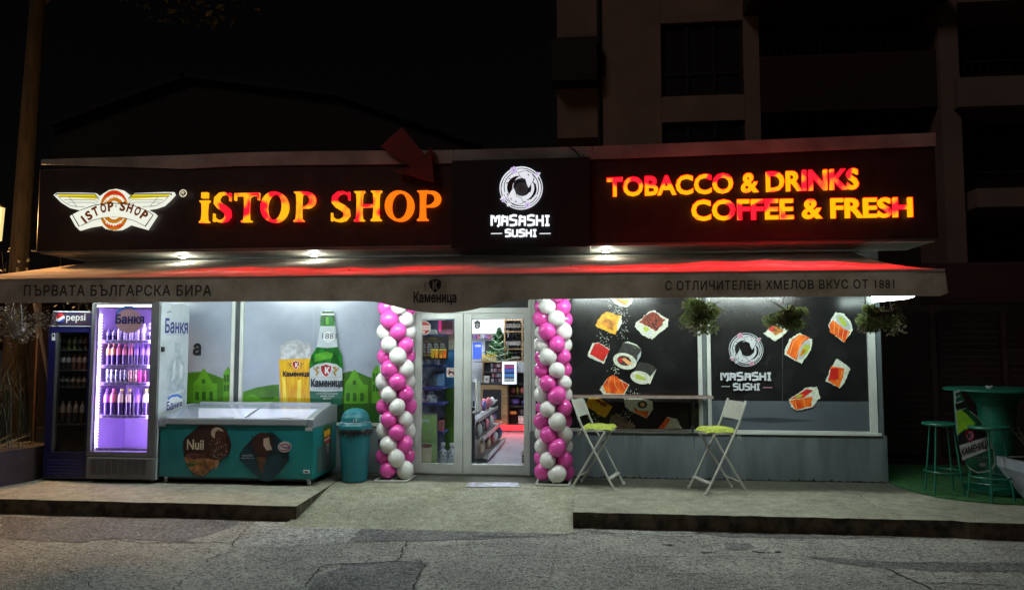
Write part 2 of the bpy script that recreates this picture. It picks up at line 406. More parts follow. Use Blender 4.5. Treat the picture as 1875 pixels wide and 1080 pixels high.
# patches and cracks of the road
def rz(pts): return [atz(a, b, -.16) for a, b in pts]
def sheet(pts, z, m, name, lab, rag=.028):
    out = []
    for i in range(len(pts)):
        a, b = pts[i], pts[(i+1) % len(pts)]; n = max(2, int(math.dist(a, b)/.09))
        for k in range(n): out.append((a[0]+(b[0]-a[0])*k/n+random.uniform(-rag, rag), a[1]+(b[1]-a[1])*k/n+random.uniform(-rag, rag)))
    q = MB(); q.prismz(out, None, z, m); q.build(name, kind='structure', label=lab, loc=(0, 0, 0))
sheet(rz([(0, 945), (440, 951), (425, 965), (330, 993), (215, 985), (140, 994), (0, 985)]), -.156, M_patch, 'road_patch', 'dark patch of newer asphalt along the left kerb')
sheet(rz([(668, 962), (1040, 966), (1050, 978), (890, 986), (770, 990), (640, 992)]), -.156, M_patch, 'road_patch', 'dark patch of asphalt at the foot of the ramp')
sheet(rz([(468, 954), (672, 958), (645, 992), (540, 1000), (430, 1005)]), -.1565, M_patchl, 'road_patch', 'pale patch of asphalt left of the ramp foot')
sheet(rz([(1050, 967), (1170, 972), (1285, 975), (1260, 980), (1180, 982), (1120, 979), (1075, 973)]), -.1555, M_patchl, 'road_patch', 'pale thin patch along the right kerb')
sheet(rz([(1290, 976), (1500, 981), (1640, 983), (1560, 986), (1330, 984)]), -.1555, M_patch, 'road_patch', 'dark gutter stain along the right kerb')
sheet(rz([(1325, 994), (1372, 994), (1384, 1003), (1345, 1008), (1328, 1004)]), -.156, M_patch, 'manhole_patch', 'small oval sunken patch in the road', .005)
sheet(rz([(1450, 1016), (1640, 1028), (1875, 1030), (1875, 1046), (1700, 1046), (1560, 1034)]), -.1568, M_patch, 'road_patch', 'long dark stain across the right foreground', .02)
sheet(rz([(630, 1032), (770, 1024), (782, 1034), (760, 1080), (560, 1080), (580, 1060)]), -.1566, M_patch, 'road_patch', 'dark square repair in the centre foreground')
ck = MB()
def crack(pts, w=.014):
    P = rz(pts); o = []
    for i in range(len(P)-1):
        n = max(2, int(math.dist(P[i], P[i+1])/.05))
        for k in range(n): o.append((P[i][0]+(P[i+1][0]-P[i][0])*k/n+random.uniform(-.014, .014), P[i][1]+(P[i+1][1]-P[i][1])*k/n+random.uniform(-.014, .014)))
    o.append(P[-1]); V = []; F = []
    for i, (x, y) in enumerate(o):
        a = o[max(0, i-1)]; b = o[min(len(o)-1, i+1)]; d = Vector((b[0]-a[0], b[1]-a[1])); d = d.normalized() if d.length else Vector((1, 0))
        ww = w*random.uniform(.25, 1)/2
        V += [(x-d.y*ww, y+d.x*ww, -.1535), (x+d.y*ww, y-d.x*ww, -.1535)]
        if i: F.append((2*i-2, 2*i-1, 2*i+1, 2*i))
    ck.add(V, F, M_crack)
crack([(200, 982), (225, 990), (262, 995), (300, 994), (335, 994), (430, 992)], .02)
crack([(465, 955), (430, 990), (425, 1010), (380, 1025), (340, 1058), (318, 1080)], .012)
for _ in range(26):
    x, y_ = random.uniform(0, 1875), random.uniform(965, 1075); crack([(x, y_), (x+random.uniform(8, 40), y_+random.uniform(-5, 5)), (x+random.uniform(40, 80), y_+random.uniform(-7, 7))], random.uniform(.006, .016))
crack([(750, 990), (738, 1003), (735, 1020), (722, 1028), (640, 1033), (592, 1034), (575, 1052), (560, 1075)], .018)
crack([(722, 1028), (775, 1034), (810, 1029)], .02); crack([(778, 1034), (765, 1060), (756, 1080)], .02)
crack([(1620, 1040), (1700, 1075), (1705, 1080)], .02); crack([(1690, 1068), (1760, 1068), (1875, 1074)], .018)
crack([(1060, 969), (1125, 977), (1180, 979), (1280, 976), (1420, 979)], .02); crack([(1375, 1009), (1390, 1011), (1400, 1012)], .06); crack([(1404, 1010), (1410, 1011)], .05); crack([(1420, 1010), (1430, 1011)], .07); crack([(1215, 997), (1235, 998)], .05); crack([(1285, 1012), (1312, 1011)], .03)
crack([(850, 985), (900, 982), (1000, 984), (1060, 975)], .012); crack([(600, 1040), (420, 1010), (300, 1000)], .008)
crack([(0, 1040), (60, 1030), (120, 1042), (170, 1075)], .01); crack([(1100, 1030), (1180, 1020), (1320, 1019), (1500, 1024)], .01)
ck.build('road_cracks', kind='structure', label='thin dark cracks running through the asphalt', loc=(0, 0, 0))
ck = MB()
_rz = rz; rz = lambda pts: [atz(a, b, -.003) for a, b in pts]
_z = len(ck.v); crack([(1500, 882), (1530, 896), (1575, 908), (1600, 925), (1650, 946)], .012); crack([(1180, 893), (1330, 897), (1345, 903)], .006); crack([(300, 905), (360, 900), (470, 908)], .006)
ck.v = [(a, b, .0025) for a, b, c in ck.v]; ck.build('pavement_cracks', kind='structure', label='fine cracks in the concrete pavement', loc=(0, 0, 0)); rz = _rz
b = MB(); q_ = [atz(a, c, 0) for a, c in ((858, 883), (948, 883), (952, 891), (852, 891))]; b.prismz(q_, None, .003, mat('painted_floor_light', (.6, .58, .8), .3, noise=.5, scale=9, col2=(.25, .25, .24), ramp=(.42, .56)))  # thin sheet whose pale colour stands for light falling before the door
b.build('floor_light_patch', label='pale violet patch of light painted on the concrete in front of the glass door', cat='sticker', loc=(-1.3, -.4, 0))
for k in range(14):
    x, y_ = [atz(*q_, -.16) for q_ in ((910, 1010), (1672, 966), (250, 940), (480, 980), (1330, 985), (1180, 977), (700, 1003), (1500, 1010), (90, 990), (1040, 1050), (1780, 1000), (400, 1060), (630, 960), (1240, 1030))][k]
    b = MB(); s_ = random.uniform(.008, .018); b.prismz([(x+s_*math.cos(t)*random.uniform(.6, 1.3), y_+s_*math.sin(t)*random.uniform(.6, 1.2)) for t in (0, 1.2, 2.4, 3.7, 5)], -.1595, -.152, mat('paper_white', (.7, .7, .66), .7)); b.build('paper_scrap', label='tiny white scrap lying on the asphalt', cat='litter', group='white scraps on the road')
# soil yard behind on the left
y = MB(); y.add([(-30, -.2, .004), (-7.2, -.2, .004), (-7.2, 12, .004), (-30, 12, .004)], [(0, 1, 2, 3)], M_yard)
y.build('soil_yard', kind='structure', label='bare soil beside the shop lit by a warm street lamp', loc=(0, 0, 0))

# ================================================================ SHOP BUILDING
XL, XR = -6.87, 3.66
M_wallw = mat('shop_wall_render', (.07, .065, .06), .8)
M_grey = mat('grey_plinth_paint', (.15, .18, .19), .55, noise=.35, scale=3, bump=.2, stretch=(2, 2, .3), col2=(.09, .11, .12))
M_fasc = mat('fascia_board', (.034, .022, .022), .42, noise=.2, spec=.4)
M_flash = mat('zinc_flashing', (.42, .43, .42), .38, metal=.25, noise=.3, scale=2, bump=.25, bscale=3)
M_soff = mat('soffit_panel', (.30, .30, .27), .6)
shop = thing('shop_building', 'single storey shop with a long dark fascia above vinyl covered windows', 'shop', (-1.6, 1, 0))
w = MB()
w.box(XL, .12, 0, XL+.15, 7, 3.9, M_wallw); w.box(XR-.15, .12, 0, XR, 7, 3.9, M_wallw)
w.box(XL, 7, 0, XR, 7.15, 3.9, M_wallw); w.box(XL, -.02, 2.62, XR, .115, 3.9, M_wallw)
w.box(XL, -.01, .0, -6.05, .11, 2.615, M_wallw)
w.box(3.6, -.02, .585, XR, .115, 2.615, M_grey)
w.build('wall', shop)
w = MB(); w.box(XL-.1, -.04, 3.905, XR+.1, 7.25, 4.0, M_dark); w.build('roof', shop)
w = MB()
w.box(-.782, -.06, 0, XR+.02, .11, .575, M_grey); w.box(-6.04, -.03, 0, -2.44, .11, .6, M_grey)
w.build('plinth', shop, bevel=.006)
st = MB(); M_sp = mat('splash_dirt', (.035, .035, .032), .95, noise=.5, scale=20)
def strip(x0, x1, n):
    P_ = [(x0+(x1-x0)*k/n, random.uniform(.004, .022)+(.03*random.random() if random.random() < .12 else 0)) for k in range(n+1)]; V = [(x, -.0612 if x0 > -2 else -.0312, .001) for x, z in P_]+[(x, -.0612 if x0 > -2 else -.0312, z) for x, z in P_]
    st.add(V, [(k, k+1, n+2+k, n+1+k) for k in range(n)], M_sp)
strip(-.24, XR, 240)
for k in range(26):
    x = random.uniform(-.1, 3.6); h_ = random.uniform(.05, .3); w_ = random.uniform(.003, .010); st.add([(x, -.0614, .57), (x+w_, -.0614, .57), (x+w_*.6, -.0614, .57-h_)], [(0, 2, 1)], mat('drip_stain', (.085, .10, .105), .8, noise=.3))
st.build('dirt_streaks', shop)
w = MB(); w.box(XL-.3, -.84, 2.9, 4.0, -.025, 2.925, M_soff); w.build('soffit', shop)
# coping of folded zinc
top = [(75, 292), (340, 284), (430, 280), (560, 277), (690, 276), (830, 275), (1085, 268), (1300, 260), (1714, 243)]
bot = [(75, 301), (340, 309), (430, 304), (560, 302), (690, 301), (830, 299), (1085, 292), (1300, 284), (1714, 267)]
segs = [(0, 3), (3, 5), (5, 6), (6, 8)]
for n_, (a, b) in enumerate(segs):
    w = MB(); yy = -.875-.004*(n_ % 2)
    T = WP(top[a:b+1], yy); B = WP(bot[a:b+1], yy); e = .004
    T = [(T[0][0]+e, T[0][1])]+T[1:-1]+[(T[-1][0]-e, T[-1][1])]
    w.prism(B+T[::-1], yy, yy+.02, M_flash)
    for i in range(len(T)-1):
        w.add([(T[i][0], yy+.021, T[i][1]-.001), (T[i+1][0], yy+.021, T[i+1][1]-.001), (T[i+1][0], -.55, T[i+1][1]+.03), (T[i][0], -.55, T[i][1]+.03)], [(0, 1, 2, 3)], M_flash)
    w.build('flashing', shop)
# ---- windows: frame, pane with its vinyl print
def window(x0, x1, z0, z1, fl=.05, fr=.05, fb=.045):
    f = MB(); f.box(x0, -.045, z0, x0+fl, .06, z1, M_white); f.box(x1-fr, -.045, z0, x1, .06, z1, M_white)
    f.box(x0+fl, -.04, z0, x1-fr, .055, z0+fb, M_white); f.box(x0+fl, -.04, z1-.06, x1-fr, .055, z1, M_white)
    return f.build('window_frame', shop, bevel=.004)
M_vw = mat('white_vinyl', (.37, .425, .52), .26, noise=.2, scale=1.0, coat=.15)
M_vb = mat('black_vinyl', (.017, .018, .018), .22, noise=.35, scale=2, spec=.5)
M_vg = mat('grey_vinyl', (.10, .12, .14), .45, noise=.2, scale=.8)
wf = [window(-6.03, -4.865, .62, 2.6, .05, .05), window(-4.79, -2.44, .62, 2.6), window(-.755, 1.445, .58, 2.6), window(1.505, 3.585, .58, 2.6, .05, .09)]
q = MB(); q.box(-4.86, -.03, .6, -4.795, .05, 2.6, mat('dark_mullion', (.05, .06, .065), .5)); q.build('mullion', shop); q = MB(); q.box(1.45, -.03, .58, 1.5, .05, 2.6, mat('grey_mullion', (.12, .15, .15), .5)); q.build('mullion', shop)
YV = -.006
# layer helper for the prints: every call sits .8 mm proud of the one before
class Print:
    def __init__(s, Y): s.b = MB(); s.Y = Y; s.k = 0
    def y(s): s.k += 1; return s.Y-.0008*s.k
    def poly(s, pts, m): s.b.prism(WP(pts, s.Y), s.y(), None, m); return s
    def el(s, cx, cy, rx, ry, m, rot=0, n=22):
        c, q_ = math.cos(rot), math.sin(rot)
        return s.poly([(cx+rx*math.cos(t)*c-ry*math.sin(t)*q_, cy+rx*math.cos(t)*q_+ry*math.sin(t)*c) for t in [2*PI*k/n for k in range(n)]], m)
    def line(s, pts, w, m): s.b.ribbon(WP(pts, s.Y), w, s.y(), None, m); return s
    def txt(s, t, l, r, tp, bt, m, **k): s.b.text(t, px_fn(l, r, tp, bt, s.y()), m, **k); return s
M_gr1 = mat('print_green_hill', (.065, .22, .012), .4, noise=.35, scale=2); M_gr2 = mat('print_green_town', (.10, .32, .02), .4, noise=.2)
M_gr3 = mat('print_green_dark', (.02, .09, .01), .4); M_grd = mat('print_green_deep', (.008, .03, .012), .4)
def town(P, x, y, s, bright):
    """mission house and bell tower silhouette of the print"""
    P.poly([(x, y), (x, y-38*s), (x+10*s, y-50*s), (x+14*s, y-60*s), (x+20*s, y-68*s), (x+26*s, y-60*s), (x+30*s, y-50*s), (x+38*s, y-38*s), (x+46*s, y-38*s), (x+46*s, y)], bright)
    P.poly([(x+17*s, y-38*s), (x+17*s, y-46*s), (x+23*s, y-46*s), (x+23*s, y-38*s)], M_gr3)
    for k in (4, 17, 31): P.poly([(x+k*s, y-6*s), (x+k*s, y-22*s), (x+(k+7)*s, y-22*s), (x+(k+7)*s, y-6*s)], M_gr3)
def tower(P, x, y, s, bright):
    P.poly([(x, y), (x, y-62*s), (x+10*s, y-76*s), (x+20*s, y-62*s), (x+20*s, y)], bright)
    for k in (2, 8, 14):
        P.poly([(x+k*s, y-45*s), (x+k*s, y-60*s), (x+(k+4)*s, y-60*s), (x+(k+4)*s, y-45*s)], M_gr3)
        P.poly([(x+k*s, y-25*s), (x+k*s, y-38*s), (x+(k+4)*s, y-38*s), (x+(k+4)*s, y-25*s)], M_gr3)
# window 1 (left, beside the fridge)
P = Print(YV); P.b.box(-5.98, YV, .665, -4.915, .01, 2.54, M_vw)
M_ink = mat('print_dark_ink', (.012, .018, .022), .4)
M_line = mat('print_thin_line', (.25, .27, .3), .4)
P.poly([(300, 740), (300, 700), (330, 685), (352, 681), (375, 680), (395, 687), (410, 693), (431, 690), (431, 740)], M_gr1)
town(P, 354, 738, .95, M_gr2); tower(P, 409, 738, .88, M_gr2)
P.txt('а', 353, 368, 628, 651, M_ink, bold=.035); P.line([(345, 617), (367, 616)], .004, M_line); P.line([(345, 660), (367, 661)], .004, M_line)
P.poly([(340, 868), (340, 737), (432, 737), (432, 868)], M_grd)
P.b.build('window_pane', wf[0])
# window 2
P = Print(YV); P.b.box(-4.74, YV, .665, -2.49, .01, 2.54, M_vw)
P.poly([(443, 742), (443, 718), (470, 709), (500, 704), (530, 703), (560, 704), (560, 742)], M_gr1)
P.poly([(443, 742), (443, 730), (462, 720), (480, 731), (500, 731), (505, 725), (515, 730), (515, 742)], M_gr2)
P.poly([(610, 742), (612, 692), (625, 684), (640, 679), (655, 681), (672, 688), (683, 692), (700, 690), (740, 690), (740, 790), (610, 790)], M_gr1)
town(P, 630, 740, .95, M_gr2); tower(P, 681, 740, .95, M_gr2); tower(P, 720, 742, .8, M_gr2)
P.poly([(628, 790), (628, 738), (740, 738), (740, 790)], M_gr3)
P.poly([(443, 860), (443, 738), (630, 738), (630, 860)], M_grd)
P.line([(575, 562), (575, 740)], .004, mat('vinyl_seam', (.38, .43, .5), .4, noise=0))
# beer glass
M_foam = mat('print_foam', (.50, .52, .54), .5, noise=.3, scale=14); M_foam2 = mat('print_foam_side', (.36, .38, .41), .5, noise=.3)
M_beer = mat('print_beer', (.62, .42, .015), .4, noise=.4, scale=9, stretch=(5, 1, .6), col2=(.55, .22, .008)); M_beerl = mat('print_beer_light', (.75, .6, .08), .4)
P.poly([(512, 740), (512, 650), (514, 632), (522, 627), (544, 620), (556, 626), (570, 630), (573, 650), (572, 740)], M_foam2)
P.poly([(515, 658), (516, 636), (530, 630), (556, 630), (569, 636), (570, 658)], M_foam)
P.poly([(515, 742), (512, 658), (570, 656), (570, 742)], M_beer)
P.poly([(520, 742), (518, 690), (524, 690), (526, 742)], M_beerl); P.poly([(545, 742), (546, 695), (553, 695), (552, 742)], M_beerl)
M_red = mat('print_shield_red', (.33, .008, .012), .4, noise=.2); M_gold = mat('print_gold', (.32, .2, .05), .4)
M_pw = mat('print_white', (.62, .66, .68), .4, noise=.05)
def shield(P, cx, cy, w_, h, K=True):
    for s_, mm in ((1.12, M_pw), (1, M_red)):
        a, b = w_/2*s_, h/2*s_
        P.poly([(cx-a, cy-b*.75), (cx-a*.5, cy-b*.8), (cx, cy-b), (cx+a*.5, cy-b*.8), (cx+a, cy-b*.75), (cx+a*.95, cy), (cx+a*.55, cy+b*.6), (cx, cy+b), (cx-a*.55, cy+b*.6), (cx-a*.95, cy)], mm)
    P.txt('К', cx-w_*.22, cx+w_*.25, cy-h*.28, cy+h*.26, M_pw, bold=.05)
    for sg in (-1, 1):    # heraldic beasts beside the shield
        x = cx+sg*w_*.85
        P.line([(x-sg*w_*.2, cy-h*.2), (x, cy-h*.25), (x+sg*w_*.12, cy), (x-sg*w_*.1, cy+h*.12), (x+sg*w_*.1, cy+h*.4)], w_*.0013, M_gold)
        P.line([(x, cy), (x+sg*w_*.32, cy-h*.15), (x+sg*w_*.28, cy-h*.3)], w_*.0008, M_gold)
shield(P, 543, 668, 12, 15); P.txt('Каменица', 518, 566, 679, 691, M_ink, bold=.03)
# bottle
M_bot = mat('print_bottle_green', (.015, .17, .018), .3, noise=.6, scale=7, stretch=(3, 1, 1), col2=(.004, .05, .008)); M_botl = mat('print_bottle_light', (.12, .42, .04), .3, noise=.3)
M_lab = mat('print_label_grey', (.44, .50, .54), .4, noise=.1); M_lab2 = mat('print_label_green', (.01, .10, .06), .4)
P.poly([(570, 742), (568, 700), (568, 665), (572, 650), (580, 638), (585, 615), (588, 596), (588, 586), (590, 571), (596, 569), (607, 569), (613, 571), (615, 586), (614, 596), (618, 615), (621, 638), (627, 650), (629, 665), (629, 700), (627, 742)], M_bot)
P.poly([(589, 577), (590, 571), (596, 569), (607, 569), (613, 571), (614, 577)], M_pw)
P.poly([(590, 574), (592, 570), (612, 570), (614, 574)], M_gr3)
P.poly([(588, 597), (585, 615), (581, 635), (600, 637), (620, 635), (618, 615), (615, 597)], M_lab)
P.poly([(598, 594), (598, 580), (603, 580), (604, 594)], M_botl)
P.poly([(577, 662), (580, 648), (600, 643), (612, 648), (608, 656)], M_botl)
P.poly([(569, 715), (569, 675), (580, 667), (600, 663), (618, 667), (628, 675), (629, 715), (600, 717)], M_lab)
P.poly([(571, 742), (569, 716), (600, 718), (629, 716), (627, 742)], M_lab2)
P.el(603, 617, 11, 10, M_pw); P.txt('1881', 590, 616, 610, 620, M_ink); P.line([(588, 624), (617, 624)], .003, M_line)
shield(P, 599, 678, 19, 23); P.txt('Каменица', 569, 628, 693, 711, M_ink, bold=.035)
P.line([(572, 690), (627, 690)], .003, M_gold); P.line([(575, 712), (624, 712)], .004, M_line)
P.txt('С ОТЛИЧИТЕЛЕН', 580, 618, 719, 722, M_pw); P.txt('ХМЕЛОВ', 586, 612, 723.5, 726.5, M_pw); P.txt('ВКУС', 592, 606, 728, 731, M_pw)
# faint ghost writing left by removed stickers
M_gh = mat('sticker_residue', (.33, .38, .44), .5, noise=.3, scale=40)
for (x, yy) in ((635, 594), (640, 597), (665, 597), (683, 594), (690, 598), (637, 665), (660, 667), (672, 667), (626, 610)):
    P.line([(x, yy), (x+3, yy-4), (x+5, yy+1), (x+8, yy-2), (x+10, yy)], .009, M_gh)
P.b.build('window_pane', wf[1])

# sushi graphics
M_rice = mat('print_rice', (.80, .84, .72), .45, noise=.35, scale=60, col2=(.5, .56, .44)); M_nori = mat('print_nori', (.025, .028, .024), .4, noise=.6, scale=25, col2=(.08, .08, .07), ramp=(.3, .5))
M_sal = mat('print_salmon', (.95, .20, .006), .4, noise=.5, scale=9, col2=(.62, .05, .006)); M_tuna = mat('print_tuna', (.72, .02, .015), .4, noise=.3, scale=8)
M_yel = mat('print_yellow_roe', (.9, .66, .02), .5, noise=.4, scale=30, col2=(.65, .22, .01), ramp=(.3, .7)); M_avo = mat('print_avocado', (.45, .55, .06), .4)
M_crumb = mat('print_red_crumb', (.36, .05, .015), .6, noise=.6, scale=40); M_pink = mat('print_pink', (.62, .30, .42), .4)
M_salL = mat('print_salmon_fat', (.95, .5, .18), .4); M_orange = mat('print_orange', (.9, .33, .01), .4, noise=.4, scale=12)
def rag(pts, a=1.0, st=3.0):
    o = []
    for i in range(len(pts)):
        p0, p1 = pts[i], pts[(i+1) % len(pts)]; n = max(1, int(math.dist(p0, p1)/st))
        for k in range(n): o.append((p0[0]+(p1[0]-p0[0])*k/n+random.uniform(-a, a), p0[1]+(p1[1]-p0[1])*k/n+random.uniform(-a, a)))
    return o
def sesame(P, pts, n):
    for (x0, y0, x1, y1) in pts:
        for _ in range(n):
            t = random.random(); x = x0+(x1-x0)*t+random.gauss(0, 6); yy = y0+(y1-y0)*t+random.gauss(0, 5); r = random.uniform(.5, 1.1)
            P.poly([(x-r, yy), (x, yy-r*1.2), (x+r, yy), (x, yy+r*.9)], M_rice); P.k -= 1
    P.k += 1
P = Print(YV); P.b.box(-.73, YV, .625, 1.395, .01, 2.54, M_vb)
sesame(P, [(1120, 556, 1140, 575), (1143, 575, 1140, 625), (1100, 612, 1112, 636), (1130, 670, 1122, 690), (1140, 715, 1165, 722), (1080, 764, 1095, 775), (1140, 755, 1150, 768), (1130, 560, 1136, 575)], 34)
P.poly(rag([(1118, 546), (1160, 546), (1156, 556), (1148, 563), (1136, 561), (1126, 556)]), M_rice); P.poly([(1127, 548), (1142, 556), (1149, 556), (1152, 549)], M_avo)
P.line([(1130, 548), (1145, 557)], .025, M_orange)
P.poly(rag([(1110, 571), (1137, 578), (1139, 590), (1126, 613), (1092, 598), (1090, 594), (1102, 576)]), M_yel)
P.poly(rag([(1137, 578), (1139, 590), (1131, 606), (1130, 594)], .6), M_rice); P.poly(rag([(1100, 592), (1110, 582), (1128, 590), (1122, 604), (1106, 598)], 1.2), M_orange)
P.poly(rag([(1190, 570), (1197, 568), (1224, 584), (1222, 598), (1204, 613), (1194, 621), (1178, 615), (1162, 598), (1163, 592)]), M_rice)
P.poly(rag([(1190, 572), (1198, 572), (1218, 585), (1202, 607), (1170, 589)], 1.2), M_crumb)
P.el(1184, 605, 15, 7.5, M_rice, .55); P.el(1185, 604, 9, 4.5, M_avo, .6); P.poly([(1184, 607), (1190, 603), (1195, 611), (1188, 613)], M_pw)
P.poly(rag([(1084, 628), (1096, 627), (1117, 639), (1112, 650), (1106, 666), (1075, 652), (1080, 640)], .7), M_rice)
P.poly(rag([(1089, 629), (1096, 628), (1116, 640), (1105, 662), (1080, 648)], .5), M_tuna)
P.poly(rag([(1141, 628), (1150, 626), (1166, 631), (1174, 641), (1173, 650), (1163, 668), (1123, 660), (1131, 645)], .6), M_nori)
P.poly([(1141, 627), (1150, 625), (1166, 631), (1174, 640), (1165, 633), (1150, 628)], M_rice); P.poly([(1174, 642), (1173, 652), (1164, 667), (1168, 650)], M_lab)
P.el(1144, 661, 22, 14.5, M_rice, .3); P.el(1143, 660, 13, 9, mat('print_dark_filling', (.12, .05, .03), .5, noise=.5, scale=30), .3); P.poly([(1138, 657), (1144, 655), (1158, 665), (1150, 668)], M_salL)
P.poly([(1132, 656), (1138, 654), (1140, 664), (1134, 663)], M_tuna)
P.poly(rag([(1170, 663), (1186, 664), (1199, 672), (1202, 676), (1190, 702), (1165, 690), (1160, 680)], .6), M_nori); P.poly([(1202, 675), (1190, 703), (1184, 700), (1194, 684)], M_rice)
P.el(1173, 691, 19, 11.5, M_rice, .25); P.poly([(1163, 687), (1166, 684), (1182, 692), (1181, 696), (1164, 693)], M_avo)
P.poly(rag([(1122, 686), (1152, 704), (1143, 722), (1105, 722), (1098, 712), (1112, 692)], .6), M_rice)
P.poly(rag([(1122, 686), (1130, 689), (1135, 696), (1151, 704), (1141, 721), (1110, 719), (1104, 706), (1113, 691)], .4), M_sal)
for a_ in ((1118, 690, 1113, 704, 1116, 720), (1125, 690, 1126, 705, 1136, 719), (1138, 697, 1141, 706, 1145, 712)): P.line([(a_[0], a_[1]), (a_[2], a_[3]), (a_[4], a_[5])], .008, M_salL)
P.poly(rag([(1078, 728), (1096, 728), (1122, 744), (1108, 764), (1098, 760), (1072, 740)], .8), M_yel); P.poly(rag([(1088, 731), (1096, 730), (1112, 740), (1108, 745)], .8), M_crumb)
P.poly(rag([(1142, 730), (1172, 728), (1195, 735), (1196, 748), (1184, 765), (1160, 755), (1145, 745)], .8), M_rice); P.poly([(1160, 744), (1170, 752), (1188, 752), (1184, 764), (1162, 754)], M_sal)
P.el(1176, 740, 9, 7, M_nori); P.el(1176, 740, 4, 3.5, M_salL)
P.poly(rag([(1128, 755), (1164, 778), (1160, 786), (1112, 786), (1118, 762)], .8), mat('print_pale_roll', (.26, .2, .14), .5, noise=.4, scale=20))
P.poly(rag([(1205, 784), (1222, 762), (1240, 767), (1248, 784)], .8), M_rice); P.poly([(1205, 784), (1220, 764), (1228, 766), (1216, 784)], M_sal)
P.b.build('window_pane', wf[2])

P = Print(YV); P.b.box(1.555, YV, .625, 3.495, .01, 2.54, M_vb)
P.poly([(1297, 787), (1297, 733), (1592, 735), (1596, 800), (1297, 800)], M_vg); P.k += 0
P.poly([(1303, 766), (1410, 764), (1500, 770), (1410, 774)], mat('print_dark_band', (.045, .055, .065), .45))  # darker band across the grey vinyl
def roll(P, out, body, bm, stripes=(), face=None, fill=None):
    P.poly(rag(out, .9), M_rice); P.poly(rag(body, .6), bm)
    for s_ in stripes: P.line(s_, .008, M_salL)
    if face: P.el(*face[:4], M_lab, face[4]); P.el(face[0], face[1], face[2]*.55, face[3]*.55, fill or M_avo, face[4])
roll(P, [(1398, 610), (1412, 598), (1430, 590), (1447, 598), (1436, 612), (1420, 624), (1404, 616)], [(1406, 602), (1420, 594), (1436, 606), (1420, 614)], M_orange); P.poly([(1406, 604), (1412, 596), (1420, 600), (1416, 608)], M_tuna)
roll(P, [(1436, 640), (1446, 620), (1464, 609), (1487, 622), (1485, 640), (1468, 665), (1455, 660), (1437, 648)], [(1440, 646), (1450, 622), (1464, 612), (1482, 617), (1458, 660)], M_sal, [[(1476, 616), (1466, 628), (1456, 658)], [(1466, 614), (1452, 626), (1446, 648)]], (1472, 640, 8, 20, .45))
P.poly([(1468, 650), (1476, 634), (1481, 630), (1483, 636), (1476, 648)], M_avo); P.poly([(1463, 650), (1470, 638), (1476, 640), (1468, 652)], M_orange)
roll(P, [(1530, 571), (1545, 575), (1556, 588), (1562, 603), (1545, 627), (1520, 608), (1516, 595), (1524, 580)], [(1520, 608), (1518, 594), (1524, 586), (1556, 608), (1546, 626)], M_sal, [[(1528, 590), (1526, 610)], [(1536, 594), (1534, 614)], [(1545, 600), (1541, 621)], [(1553, 604), (1549, 620)]], (1543, 590, 18, 8, .85))
P.el(1540, 585, 8, 4, M_avo, .8)
roll(P, [(1531, 656), (1556, 674), (1546, 700), (1536, 711), (1511, 697), (1520, 674)], [(1521, 670), (1545, 674), (1543, 690), (1535, 709), (1515, 696)], M_sal, [[(1535, 672), (1528, 690), (1534, 700)], [(1543, 676), (1538, 690)]])
P.poly(rag([(1520, 674), (1534, 673), (1534, 694), (1518, 694)], .6), M_tuna)
roll(P, [(1444, 731), (1475, 709), (1495, 708), (1501, 727), (1487, 744), (1458, 752), (1448, 744)], [(1445, 733), (1487, 726), (1484, 743), (1456, 750)], M_sal, [[(1455, 733), (1458, 748)], [(1470, 729), (1473, 746)]])
P.poly([(1446, 730), (1476, 712), (1488, 714), (1470, 728)], M_tuna); P.poly([(1453, 728), (1462, 721), (1470, 722), (1464, 728)], M_avo)
P.line([(1432, 560), (1432, 795)], .003, M_vg)
# block lettering used on the window and on the lit sign; strokes in a 0..1 box
STR = {
 'M': [[(0, 0), (0, 1)], [(0, .86), (.28, .86), (.5, .55), (.72, .86), (1, .86)], [(1, 1), (1, .12), (.78, -.1)], [(.5, .55), (.5, .35)]],
 'A': [[(.1, 0), (.16, .5), (.3, 1)], [(0, .82), (1, .82)], [(.9, .82), (.9, 0)], [(.16, .45), (.9, .45)]],
 'S': [[(1, .95), (.55, 1), (.08, .9), (.08, .6), (.92, .5), (.92, .12), (.4, .04), (0, .05)]],
 'H': [[(.08, 1), (.08, 0)], [(.92, 1), (.92, -.05)], [(.08, .5), (.92, .5)]],
 'I': [[(0, .92), (1, .92)], [(.5, .92), (.5, .08)], [(0, .06), (1, .06)]],
 'U': [[(.08, 1), (.08, .1), (.5, .02), (.92, .14), (.92, 1)], [(.92, .3), (1, 0)]]}
def blocktext(b, word, fn, y0, y1, m, sw):
    n = len(word); ws = [.62 if c == 'I' else 1.1 if c == 'M' else 1 for c in word]; tot = sum(ws)+.26*(n-1); x = 0; j = 0
    for c, wd in zip(word, ws):
        for st in STR[c]:
            pts = [fn((x+px_*wd)/tot, pz, 0) for px_, pz in st]; j += 1
            b.ribbon([(q_[0], q_[2]) for q_ in pts], sw, y0-.0006*(j % 3), y1, m)
        x += wd+.26
